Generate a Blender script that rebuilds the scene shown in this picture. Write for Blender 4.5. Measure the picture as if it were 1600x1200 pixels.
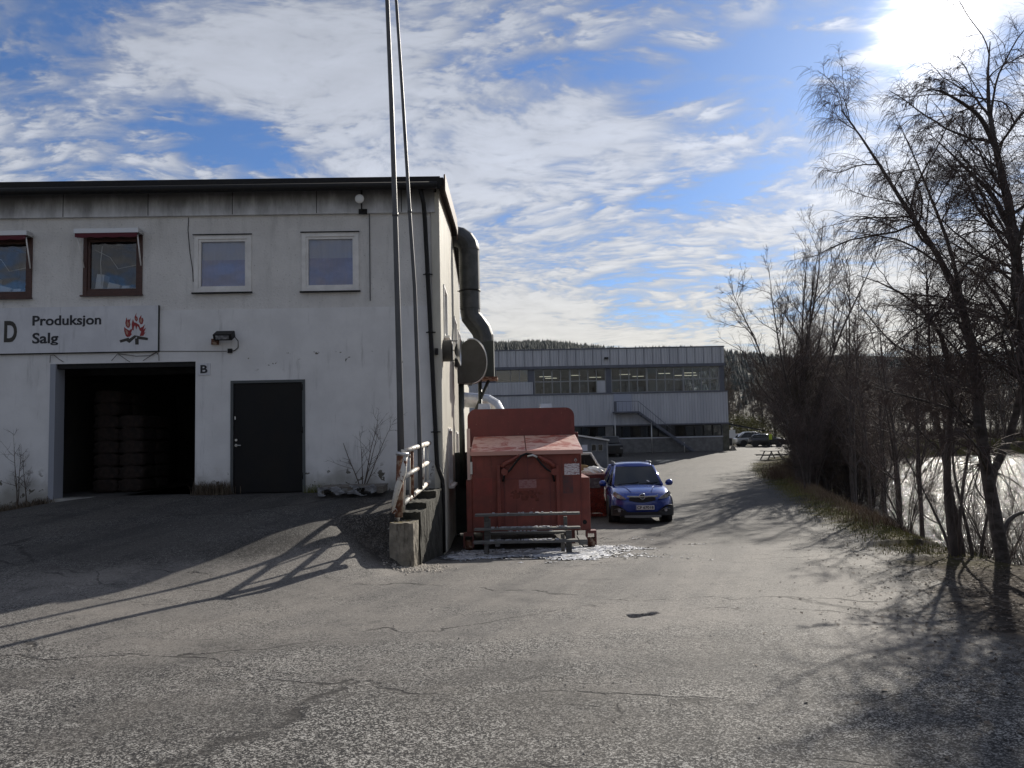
import bpy, bmesh, math, random
import numpy as np
from mathutils import Vector, Matrix, Euler
R_ = math.radians
PI = math.pi
for o in list(bpy.data.objects): bpy.data.objects.remove(o)
scn = bpy.context.scene
COL = scn.collection
random.seed(7)

# ------------------------------------------------------------------ camera
F = 1190.0
CZ = 1.65
cam_d = bpy.data.cameras.new('camera'); cam = bpy.data.objects.new('camera', cam_d); COL.objects.link(cam)
cam_d.lens = 36.0*F/1600.0; cam_d.sensor_width = 36; cam_d.clip_end = 6000; cam_d.clip_start = 0.05
CAMR = Euler((R_(90+3.94), 0, 0)).to_matrix() @ Matrix.Rotation(R_(-1.26), 3, 'Z')
cam.matrix_world = Matrix.Translation((0, 0, CZ)) @ CAMR.to_4x4()
scn.camera = cam
CAMP = Vector((0, 0, CZ))
def ray(px, py):
    return CAMR @ Vector(((px-800)/F, (600-py)/F, -1.0))
def at(px, py, Y):
    d = ray(px, py); return CAMP + d*(Y/d.y)
sd = ray(1455, 38).normalized()
SUN_EL = math.asin(sd.z); SUN_AZ = math.atan2(sd.x, sd.y)

# ------------------------------------------------------------------ exposure
scn.render.engine = 'CYCLES'
scn.view_settings.view_transform = 'Standard'; scn.view_settings.look = 'None'
scn.view_settings.gamma = 1.0; scn.view_settings.use_curve_mapping = False
scn.view_settings.exposure = 0.34
scn.cycles.max_bounces = 6; scn.cycles.diffuse_bounces = 3; scn.cycles.transparent_max_bounces = 12

# ------------------------------------------------------------------ node helper
class NT:
    def __init__(s, tree): s.t = tree; s.n = tree.nodes; s.l = tree.links
    def add(s, typ, **kw):
        n = s.n.new(typ)
        for k, v in kw.items(): setattr(n, k, v)
        return n
    def put(s, sock, v):
        if isinstance(v, bpy.types.NodeSocket): s.l.new(v, sock)
        elif isinstance(v, bpy.types.Node): s.l.new(v.outputs[0], sock)
        elif v is not None:
            if isinstance(v, (tuple, list)) and len(v) == 3 and sock.type == 'RGBA': v = (*v, 1)
            sock.default_value = v
    def math(s, op, a, b=None, c=None, clamp=False):
        n = s.add('ShaderNodeMath', operation=op); n.use_clamp = clamp
        s.put(n.inputs[0], a)
        if b is not None: s.put(n.inputs[1], b)
        if c is not None: s.put(n.inputs[2], c)
        return n.outputs[0]
    def vmath(s, op, a, b=None):
        n = s.add('ShaderNodeVectorMath', operation=op); s.put(n.inputs[0], a)
        if b is not None: s.put(n.inputs[1], b)
        return n.outputs['Value'] if op in ('DOT_PRODUCT', 'LENGTH') else n.outputs[0]
    def noise(s, vec, scale, detail=4, rough=.55, dist=0.0):
        n = s.add('ShaderNodeTexNoise'); s.put(n.inputs['Vector'], vec)
        n.inputs['Scale'].default_value = scale; n.inputs['Detail'].default_value = detail
        n.inputs['Roughness'].default_value = rough; n.inputs['Distortion'].default_value = dist
        return n.outputs[0]
    def vor(s, vec, scale, feat='F1'):
        n = s.add('ShaderNodeTexVoronoi', feature=feat); s.put(n.inputs['Vector'], vec)
        n.inputs['Scale'].default_value = scale
        return n
    def ramp(s, v, a, b, lo=0.0, hi=1.0, smooth=True):
        n = s.add('ShaderNodeMapRange'); n.interpolation_type = 'SMOOTHSTEP' if smooth else 'LINEAR'
        s.put(n.inputs[0], v)
        for i, q in enumerate((a, b, lo, hi)): s.put(n.inputs[i+1], q)
        return n.outputs[0]
    def mix(s, f, a, b, typ='MIX'):
        n = s.add('ShaderNodeMix', data_type='RGBA', blend_type=typ)
        s.put(n.inputs[0], f); s.put(n.inputs[6], a); s.put(n.inputs[7], b)
        return n.outputs[2]
    def mapping(s, vec, loc=(0,0,0), rot=(0,0,0), sc=(1,1,1), typ='POINT'):
        n = s.add('ShaderNodeMapping', vector_type=typ); s.put(n.inputs[0], vec)
        n.inputs[1].default_value = loc; n.inputs[2].default_value = rot; n.inputs[3].default_value = sc
        return n.outputs[0]
    def sep(s, vec):
        n = s.add('ShaderNodeSeparateXYZ'); s.put(n.inputs[0], vec); return n.outputs
    def comb(s, x, y, z):
        n = s.add('ShaderNodeCombineXYZ'); s.put(n.inputs[0], x); s.put(n.inputs[1], y); s.put(n.inputs[2], z); return n.outputs[0]
    def bump(s, h, strength=.3, dist=.02):
        n = s.add('ShaderNodeBump'); s.put(n.inputs['Height'], h)
        n.inputs['Strength'].default_value = strength; n.inputs['Distance'].default_value = dist
        return n.outputs[0]

# ------------------------------------------------------------------ world: sky with clouds
w = bpy.data.worlds.new('World'); scn.world = w; w.use_nodes = True
T = NT(w.node_tree); T.n.clear()
sky = T.add('ShaderNodeTexSky', sky_type='NISHITA'); sky.sun_disc = False
sky.sun_elevation = SUN_EL; sky.sun_rotation = SUN_AZ
sky.air_density = 1.0; sky.dust_density = 0.25; sky.ozone_density = 2.5
tc = T.add('ShaderNodeTexCoord'); dv = tc.outputs['Generated']
x, y, z = T.sep(dv)
az = T.math('ARCTAN2', x, y); el = T.math('ARCSINE', z)
zz = T.math('ADD', T.math('MAXIMUM', z, 0.0), 0.10)
pl = T.comb(T.math('DIVIDE', x, zz), T.math('DIVIDE', y, zz), 0.0)
ae = T.comb(az, el, 0.0)
def blob(px, py, rx, ry, rot, wgt):
    d = ray(px, py).normalized(); a = math.atan2(d.x, d.y); e = math.asin(d.z)
    m = T.mapping(ae, (a, e, 0), (0, 0, R_(rot)), (rx/F, ry/F, 1), 'TEXTURE')
    r = T.vmath('LENGTH', m)
    return T.math('MULTIPLY', T.ramp(r, 0.15, 1.0, 1.0, 0.0), wgt)
BL = [  # holes (negative) and banks (positive); pixel centre, radii, rotation
 (375, 230, 150, 60, -12, -1.25), (250, 165, 120, 70, 30, -.5), (40, 30, 150, 110, 0, -.95), (250, 10, 180, 50, 5, -.7),
 (150, 150, 120, 60, 0, .1), (80, 210, 180, 60, 0, -.1),
 (760, 105, 110, 40, 5, -.35), (620, 110, 170, 70, 0, .4), (300, 120, 200, 60, 10, .2), (900, 115, 200, 38, -4, -.9), (1130, 110, 240, 50, 6, -1.0), (1270, 130, 150, 75, 10, -.95), (1010, 160, 110, 28, 0, -.5),
 (1120, 300, 190, 55, 12, -.95), (1240, 235, 130, 45, 20, -.55), (1010, 495, 120, 30, -6, -.85), (860, 400, 150, 32, 5, -.6), (960, 455, 120, 25, 0, -.5),
 (400, 90, 260, 90, 0, .45), (560, 200, 200, 90, 0, .4), (870, 230, 260, 80, 8, .5), (700, 300, 200, 70, 0, .35),
 (1450, 40, 150, 60, 15, .5), (1360, 95, 120, 28, 12, .5), (1500, 230, 220, 70, 10, .4), (1000, 370, 300, 60, 0, .15), (840, 490, 220, 50, 0, .45), (1400, 480, 300, 90, 0, .3), (150, 60, 120, 110, 0, -.05)]
cov = None
for b in BL:
    v = blob(*b); cov = v if cov is None else T.math('ADD', cov, v)
# warp
wn = T.add('ShaderNodeTexNoise'); T.put(wn.inputs['Vector'], pl); wn.inputs['Scale'].default_value = .9; wn.inputs['Detail'].default_value = 3
wv = T.vmath('ADD', pl, T.vmath('MULTIPLY', T.vmath('SUBTRACT', wn.outputs[1], (.5, .5, .5)), (.7, .7, 0)))
n1 = T.noise(T.mapping(wv, (3, 1, 0), (0, 0, R_(25)), (1.0, 1.7, 1)), 1.0, 6, .58)
n2 = T.noise(T.mapping(wv, (0, 5, 0), (0, 0, R_(35)), (5, 9, 1)), 1.0, 5, .62)     # streaks and mottling
n3 = T.noise(T.mapping(wv, (8, 2, 0), (0, 0, R_(-20)), (19, 27, 1)), 1.0, 3, .6)
vc = T.add('ShaderNodeTexVoronoi', feature='SMOOTH_F1'); T.put(vc.inputs['Vector'], T.vmath('ADD', T.mapping(wv, (2,9,0), (0,0,R_(30)), (9,12,1)), T.vmath('MULTIPLY', T.comb(n2, n3, 0.0), (1.6,1.6,0)))); vc.inputs['Scale'].default_value = 1.0; vc.inputs['Smoothness'].default_value = .6
puff = T.math('SUBTRACT', .42, vc.outputs['Distance'])
n4 = T.noise(T.mapping(wv, (1, 7, 0), (0, 0, R_(30)), (3.5, 5, 1)), 1.0, 4, .6)
d = T.math('ADD', T.math('MULTIPLY', T.math('SUBTRACT', n1, .5), 1.4), .82)
d = T.math('ADD', d, T.math('MULTIPLY', T.math('SUBTRACT', n2, .5), .6))
d = T.math('ADD', d, T.math('MULTIPLY', T.math('SUBTRACT', n4, .5), .6))
d = T.math('ADD', d, T.math('MULTIPLY', T.math('SUBTRACT', n3, .5), 1.15))
d = T.math('ADD', d, T.math('MULTIPLY', puff, T.ramp(n1, .62, .42, .25, 1.1)))
d = T.math('ADD', d, T.math('MULTIPLY', cov, .62))
d = T.math('ADD', d, T.ramp(el, .30, .05, 0, .25))
cm = T.ramp(d, .02, 1.08)
sdot = T.vmath('DOT_PRODUCT', dv, tuple(sd))
sang = T.math('ARCCOSINE', T.math('MINIMUM', sdot, .99999))
g1 = T.ramp(sang, .0, .11, 1, 0); g2 = T.math('POWER', T.math('MAXIMUM', sdot, 0), 60.0); g3 = T.math('POWER', T.math('MAXIMUM', sdot, 0), 6.0)
cb = T.math('ADD', .0, T.ramp(d, .3, 1.25, .62, 1.0))            # thick parts brighter
cb = T.math('MULTIPLY', cb, T.math('ADD', 1.0, T.math('ADD', T.math('MULTIPLY', g3, .22), T.math('MULTIPLY', g2, .7))))
cb = T.math('MULTIPLY', cb, T.math('ADD', .82, T.math('MULTIPLY', n2, .36)))
cb = T.math('MULTIPLY', cb, T.ramp(el, .22, .60, 1.0, .76))
ccol = T.mix(T.ramp(el, .0, .38), (1.0, .96, .86), (.80, .86, 1.0))
cb = T.math('MULTIPLY', cb, T.ramp(sdot, -.8, .5, .52, 1.0))          # thin clouds scatter forward: dimmer away from the sun
CLOUD = 5.7
cl = T.mix(1.0, ccol, T.comb(T.math('MULTIPLY', cb, CLOUD), T.math('MULTIPLY', cb, CLOUD), T.math('MULTIPLY', cb, CLOUD)), 'MULTIPLY')
skyc = T.mix(1.0, sky.outputs[0], (.46, .60, .82), 'MULTIPLY')
tot = T.mix(cm, skyc, cl)
gl = T.math('MULTIPLY', T.math('ADD', T.math('MULTIPLY', T.math('POWER', g1, 2.4), 22.0), T.math('MULTIPLY', g2, .6)), T.math('ADD', .35, T.math('MULTIPLY', cm, .65)))
glc = T.comb(gl, T.math('MULTIPLY', gl, .95), T.math('MULTIPLY', gl, .9))
tot = T.mix(1.0, tot, glc, 'ADD')
bg = T.add('ShaderNodeBackground'); T.put(bg.inputs[0], tot); bg.inputs[1].default_value = 0.10
ow = T.add('ShaderNodeOutputWorld'); T.l.new(bg.outputs[0], ow.inputs[0])

# ------------------------------------------------------------------ sun
sl = bpy.data.lights.new('sun', 'SUN'); sl.energy = 5.0; sl.angle = R_(0.53); sl.color = (1.0, .93, .82)
so = bpy.data.objects.new('sun', sl); COL.objects.link(so)
so.rotation_euler = (-sd).to_track_quat('-Z', 'Y').to_euler()

# ------------------------------------------------------------------ materials
MATS = {}
def mat(name, col, rough=.7, metal=0.0, col2=None, nscale=6, nlo=.35, nhi=.65, bump=0.0, bscale=40, bdist=.01,
        stretch=(1,1,1), spec=.5, detail=5, extra=None, coat=0.0, coord='Object', rust=None, rust_t=(.58,.66), rust_s=5):
    m = bpy.data.materials.new(name); m.use_nodes = True; t = NT(m.node_tree)
    p = t.n['Principled BSDF']; tcn = t.add('ShaderNodeTexCoord'); v = tcn.outputs[coord]
    v = t.mapping(v, (0,0,0), (0,0,0), stretch)
    c = tuple(col)
    if col2 is not None:
        c = t.mix(t.ramp(t.noise(v, nscale, detail, .6), nlo, nhi), tuple(col), tuple(col2))
    if rust is not None:
        f = t.ramp(t.noise(v, rust_s, 7, .65, .4), *rust_t)
        c = t.mix(f, c, rust)
        t.put(p.inputs['Roughness'], t.math('ADD', rough, t.math('MULTIPLY', f, .3), clamp=True))
    else: p.inputs['Roughness'].default_value = rough
    if extra: c = extra(t, v, c, p)
    t.put(p.inputs['Base Color'], c)
    p.inputs['Metallic'].default_value = metal
    p.inputs['Specular IOR Level'].default_value = spec
    p.inputs['Coat Weight'].default_value = coat; p.inputs['Coat Roughness'].default_value = .05
    if bump:
        t.put(p.inputs['Normal'], t.bump(t.noise(v, bscale, 4, .6), bump, bdist))
    MATS[name] = m
    return m
def emis(name, col, s):
    m = bpy.data.materials.new(name); m.use_nodes = True; p = m.node_tree.nodes['Principled BSDF']
    p.inputs['Base Color'].default_value = (*col, 1); p.inputs['Emission Color'].default_value = (*col, 1); p.inputs['Emission Strength'].default_value = s
    return m
def glassm(name, tint=(.8,.85,.9), refl=.12, rough=.02):
    m = bpy.data.materials.new(name); m.use_nodes = True; t = NT(m.node_tree); t.n.clear()
    tr = t.add('ShaderNodeBsdfTransparent'); t.put(tr.inputs[0], tint)
    g = t.add('ShaderNodeBsdfGlossy'); g.inputs['Roughness'].default_value = rough
    fr = t.add('ShaderNodeFresnel'); fr.inputs[0].default_value = 1.5
    nz = t.add('ShaderNodeTexCoord')
    t.put(g.inputs['Normal'], t.bump(t.noise(nz.outputs['Object'], 1.4, 2), .05, .05))
    f = t.math('ADD', t.math('MULTIPLY', fr.outputs[0], 1.6), refl, clamp=True)
    mx = t.add('ShaderNodeMixShader'); t.put(mx.inputs[0], f); t.l.new(tr.outputs[0], mx.inputs[1]); t.l.new(g.outputs[0], mx.inputs[2])
    o = t.add('ShaderNodeOutputMaterial'); t.l.new(mx.outputs[0], o.inputs[0])
    return m

# render / plaster
def plaster_wear(t, v, c, p):
    g = t.add('ShaderNodeNewGeometry'); X, Y, Z = t.sep(t.add('ShaderNodeTexCoord').outputs['Object'])
    low = t.ramp(t.math('ADD', Z, t.math('MULTIPLY', t.math('SUBTRACT', t.noise(v, 2.5, 5), .5), .9)), .55, -.05)
    c = t.mix(t.math('MULTIPLY', low, .72), c, (.17, .16, .125))
    st = t.ramp(t.noise(t.mapping(v, (0,0,0), (0,0,0), (3.0, 1, .35)), 2.0, 6, .65), .56, .75)
    c = t.mix(t.math('MULTIPLY', st, .5), c, (.28, .28, .28))
    # peeled paint chips in a band under the first floor
    ch = t.ramp(t.noise(v, 9.0, 5, .6), .655, .665)
    band = t.math('MULTIPLY', t.ramp(Z, 2.25, 2.4), t.ramp(Z, 2.75, 2.6))
    band = t.math('MULTIPLY', band, t.ramp(X, -3.9, -3.5))
    lowb = t.math('MULTIPLY', t.ramp(Z, .6, .3), t.ramp(t.noise(v, 5.0, 5, .6), .60, .61))
    c = t.mix(t.math('MAXIMUM', t.math('MULTIPLY', ch, band), lowb), c, (.12, .11, .09))
    return c
M_lower = mat('painted_plaster', (.75,.75,.76), .85, col2=(.67,.67,.68), nscale=1.5, bump=.25, bscale=18, bdist=.01, extra=plaster_wear)
def rough_wear(t, v, c, p):
    X, Y, Z = t.sep(t.add('ShaderNodeTexCoord').outputs['Object'])
    sp = t.ramp(t.noise(v, 26, 3, .6), .62, .70)
    c = t.mix(t.math('MULTIPLY', sp, .6), c, (.22,.22,.21))
    st = t.ramp(t.noise(t.mapping(v, (0,0,0), (0,0,0), (2.5, 1, .4)), 1.6, 6, .65), .5, .75)
    return t.mix(t.math('MULTIPLY', st, .38), c, (.30,.30,.30))
M_upper = mat('roughcast', (.72,.71,.70), .95, col2=(.65,.64,.63), nscale=2.0, bump=.55, bscale=26, bdist=.03, extra=rough_wear)
def corn_wear(t, v, c, p):
    X, Y, Z = t.sep(t.add('ShaderNodeTexCoord').outputs['Object'])
    a = t.math('ADD', Z, t.math('MULTIPLY', t.math('SUBTRACT', t.noise(t.mapping(v, (0,0,0), (0,0,0), (1,1,.25)), 2.2, 6, .7), .5), .9))
    f = t.ramp(a, 5.12, 5.66)
    return t.mix(t.math('MULTIPLY', f, .80), c, (.06,.056,.054))
M_corn = mat('cornice_board', (.68,.69,.71), .9, col2=(.58,.585,.60), nscale=2.5, bump=.1, bscale=30, extra=corn_wear)
M_black = mat('black_metal', (.008,.008,.010), .6, col2=(.014,.013,.012), nscale=20, spec=.3)
def roof_edge(t, v, c, p):
    f = t.ramp(t.noise(t.mapping(v, (0,0,0), (0,0,0), (1,1,3)), 5, 5, .65), .58, .66)
    return t.mix(f, c, (.13,.12,.10))
M_roof = mat('roof_felt', (.008,.008,.009), .9, col2=(.016,.016,.016), nscale=8, bump=.4, bscale=25, extra=roof_edge)
M_sid = mat('side_cladding', (.62,.60,.53), .6, col2=(.50,.48,.42), nscale=3, stretch=(1,1,.3))
M_copper = mat('brown_flashing', (.075,.04,.033), .65, col2=(.045,.028,.024), nscale=6)
M_whitef = mat('white_window_frame', (.80,.79,.78), .55, col2=(.68,.67,.66), nscale=4)
M_brownf = mat('brown_window_frame', (.075,.03,.022), .5, col2=(.05,.02,.015), nscale=9, stretch=(1,1,4))
M_glass = glassm('window_glass', (.94,.95,.97), refl=.0)
M_glassf = glassm('factory_glass', (.7,.75,.8), .0)
M_glassd = glassm('dark_glass', (.6,.64,.68), .10)
M_curtain = mat('sky_tinted_curtain', (.60,.57,.74), .9, col2=(.50,.48,.66), nscale=3, stretch=(1,1,2))  # lavender of the reflected sky put into the curtain colour
M_curtain2 = mat('pale_blind', (.66,.67,.76), .9)
M_dark = mat('dark_interior', (.035,.035,.038), .95, col2=(.02,.02,.02), nscale=2)
M_intwall = mat('garage_back_wall', (.05,.048,.043), .9, col2=(.03,.03,.03), nscale=1.5)
M_door = mat('dark_steel_door', (.006,.007,.009), .5, col2=(.011,.010,.010), nscale=1.2, spec=.22)
M_doorf = mat('grey_door_frame', (.07,.08,.085), .5)
M_steel = mat('bare_steel', (.55,.55,.55), .35, 1.0)
M_sign = mat('sign_board', (.66,.67,.71), .5, col2=(.58,.59,.63), nscale=2, extra=lambda t,v,c,p: t.mix(t.math('MULTIPLY', t.ramp(t.noise(t.mapping(v,(0,0,0),(0,0,0),(4,1,.7)), 2.2, 6,.65), .52,.75), .35), c, (.3,.3,.32)))
M_ink = mat('black_lettering', (.012,.013,.02), .5)
M_red = mat('dark_red_print', (.25,.015,.02), .5)
M_tan = mat('tan_print', (.38,.20,.15), .5)
M_brownink = mat('dark_brown_print', (.03,.026,.022), .5)
M_awn = mat('wine_red_awning', (.10,.018,.028), .9)
M_alu = mat('aluminium', (.60,.60,.60), .4, .8)
M_pole = mat('galvanised_pole', (.10,.102,.11), .5, .0, col2=(.075,.078,.083), nscale=10, stretch=(1,1,.3))
M_duct = mat('galvanised_duct', (.085,.088,.092), .5, .6, col2=(.055,.058,.06), nscale=4)
M_ductb = mat('bright_duct', (.55,.56,.58), .3, .9, col2=(.42,.43,.45), nscale=5)
M_fan = mat('dark_fan_housing', (.05,.05,.047), .55, col2=(.035,.034,.03), nscale=4)
M_green = mat('green_grey_metal', (.05,.062,.055), .55, col2=(.035,.045,.04), nscale=4)
def conc_wear(t, v, c, p):
    X, Y, Z = t.sep(t.add('ShaderNodeNewGeometry').outputs['Normal'])
    moss = t.math('MULTIPLY', t.ramp(Z, .5, .9), t.ramp(t.noise(v, 6, 5, .65), .46, .58))
    c = t.mix(moss, c, (.16,.12,.02))
    return t.mix(t.ramp(t.noise(t.mapping(v,(0,0,0),(0,0,0),(2,2,.5)), 3, 6, .7), .48, .62), c, (.09,.08,.065))
M_conc = mat('weathered_concrete', (.30,.27,.22), .95, col2=(.19,.17,.14), nscale=5, bump=.8, bscale=14, bdist=.03, extra=conc_wear)
M_wallshade = mat('shade_dark_mossy_concrete', (.05,.047,.037), .95, col2=(.022,.022,.016), nscale=4, bump=.8, bscale=14, bdist=.03)  # mossy concrete with the compactor's shade worked into a darker colour
M_railw = mat('rusty_white_rail', (.62,.60,.55), .5, rust=(.13,.045,.02), rust_t=(.54,.60), rust_s=7, bump=.3, bscale=30)
M_rust = mat('rust_steel', (.14,.055,.03), .8, col2=(.30,.22,.16), nscale=9, nlo=.5, nhi=.6, bump=.3, bscale=30)
def cont_wear(t, v, c, p):
    st = t.ramp(t.noise(t.mapping(v,(0,0,0),(0,0,0),(8,8,.7)), 1.5, 6, .7), .54, .70)
    c = t.mix(t.math('MULTIPLY', st, .8), c, (.085,.026,.018))
    sc = t.ramp(t.noise(v, 16, 5, .7), .65, .68)
    c = t.mix(t.math('MULTIPLY', sc, .6), c, (.36,.17,.13))
    X, Y, Z = t.sep(t.add('ShaderNodeTexCoord').outputs['Object'])
    lo = t.ramp(t.math('ADD', Z, t.math('MULTIPLY', t.math('SUBTRACT', t.noise(v, 3, 5), .5), .5)), .62, .3)
    return t.mix(t.math('MULTIPLY', lo, .5), c, (.12,.04,.028))
M_cont = mat('faded_red_paint', (.235,.055,.040), .6, col2=(.17,.042,.032), nscale=2.5, extra=cont_wear, bump=.12, bscale=9)
M_contd = mat('dark_red_paint', (.17,.040,.038), .6, col2=(.13,.033,.032), nscale=2.5, extra=cont_wear)
def lid_wear(t, v, c, p):
    f = t.ramp(t.noise(v, 2.6, 8, .72, 1.2), .40, .56)
    p.inputs['Roughness'].default_value = .5
    return t.mix(f, c, (.60,.40,.35))
M_lid = mat('lid_red_dusty', (.34,.085,.065), .55, extra=lid_wear)
M_blackr = mat('black_rubber', (.02,.02,.02), .8)
M_label = mat('printed_label', (.68,.64,.67), .6, col2=(.30,.16,.18), nscale=14, stretch=(1,1,4), nlo=.52, nhi=.56)
M_label2 = mat('faded_label', (.33,.17,.17), .7, col2=(.26,.10,.10), nscale=14, stretch=(1,1,4), nlo=.5, nhi=.55)
M_stain = mat('scraped_rust_patch', (.10,.03,.022), .85, col2=(.20,.05,.035), nscale=10)
M_wood = mat('weathered_grey_wood', (.17,.165,.16), .85, col2=(.09,.088,.085), nscale=5, stretch=(1.2,14,14), bump=.4, bscale=18)
M_woodp = mat('pallet_wood', (.20,.18,.155), .85, col2=(.10,.09,.08), nscale=5, stretch=(1.5,12,12), bump=.3)
M_snow = mat('old_snow', (.46,.48,.54), .6, col2=(.16,.165,.175), nscale=9, bump=.6, bscale=22, bdist=.02)
M_bark = mat('bark', (.055,.045,.042), .9, col2=(.10,.085,.08), nscale=9, stretch=(1,1,.4), bump=.6, bscale=30)
M_birch = mat('birch_bark', (.11,.10,.098), .85, col2=(.05,.043,.042), nscale=5, stretch=(1,1,2.0), nlo=.40, nhi=.62, bump=.5, bscale=25)
M_twig = mat('twigs', (.07,.05,.048), .8, col2=(.11,.08,.07), nscale=2)
M_twigb = mat('brown_twigs', (.055,.038,.03), .85, col2=(.09,.065,.045), nscale=1)
def net_m(): 
    return mat('orange_netting', (.40,.06,.03), .7, col2=(.10,.02,.015), nscale=22, nlo=.45, nhi=.55)
M_net = net_m()
M_plastic = mat('clear_plastic_wrap', (.30,.31,.33), .35, col2=(.14,.14,.15), nscale=10)
M_whiteplas = mat('white_plastic', (.72,.72,.70), .5)
M_greyclad = mat('grey_corrugated_cladding', (.52,.535,.58), .55, col2=(.44,.455,.50), nscale=1.0, stretch=(1,1,.15))
M_greytrim = mat('slate_trim', (.12,.13,.165), .6, col2=(.10,.11,.14), nscale=1)
M_greyfr = mat('light_grey_frame', (.27,.28,.29), .5)
M_block = mat('concrete_block_wall', (.20,.20,.20), .9, col2=(.14,.14,.14), nscale=2)
M_intlit = mat('office_interior', (.30,.28,.25), .9)
M_blind = mat('beige_blind', (.26,.25,.23), .9, col2=(.2,.19,.18), nscale=.5)
M_lamp = emis('fluorescent_tube', (1.0,.88,.62), .6)
M_bluedoor = mat('pale_blue_door', (.36,.39,.48), .6)
M_shed = mat('grey_blue_timber', (.16,.17,.19), .75, col2=(.12,.13,.15), nscale=2)
M_carblue = mat('metallic_blue_paint', (.012,.042,.27), .25, .35, coat=1.0)
M_carblk = mat('black_plastic', (.016,.017,.02), .55)
M_chrome = mat('chrome', (.55,.56,.58), .18, 1.0)
M_silv = mat('silver_plastic', (.22,.23,.24), .4, .6)
M_head = mat('headlamp_lens', (.55,.56,.58), .12, .4, col2=(.20,.20,.22), nscale=12, coat=1.0)
M_plate = mat('number_plate', (.72,.72,.72), .5)
M_carsilv = mat('silver_paint', (.30,.31,.31), .3, .6, coat=1.0)
M_cardark = mat('dark_paint', (.03,.032,.036), .3, .5, coat=1.0)
M_carglass = mat('car_glass', (.008,.011,.014), .05, 0, coat=.0, spec=.45)
M_skin = mat('skin', (.42,.25,.19), .6)
M_hiviz = mat('hi_vis_yellow', (.42,.52,.05), .8)
M_navy = mat('dark_trousers', (.02,.022,.03), .9)
M_leaf = mat('leaf_litter', (.16,.13,.105), .9, col2=(.06,.048,.04), nscale=3)
M_grass = mat('dry_grass', (.19,.165,.05), .9, col2=(.10,.12,.035), nscale=1.2)
M_weed = mat('dead_weeds', (.15,.12,.085), .9, col2=(.10,.075,.055), nscale=4)
M_conif = mat('conifer', (.012,.019,.016), .9, col2=(.022,.03,.025), nscale=.02)
M_yellowb = mat('yellow_green_bush', (.16,.15,.05), .9, col2=(.10,.10,.04), nscale=.8)
M_sack = mat('firewood_sack', (.035,.022,.018), .9, col2=(.018,.013,.011), nscale=9, bump=.8, bscale=14, bdist=.04)

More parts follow.
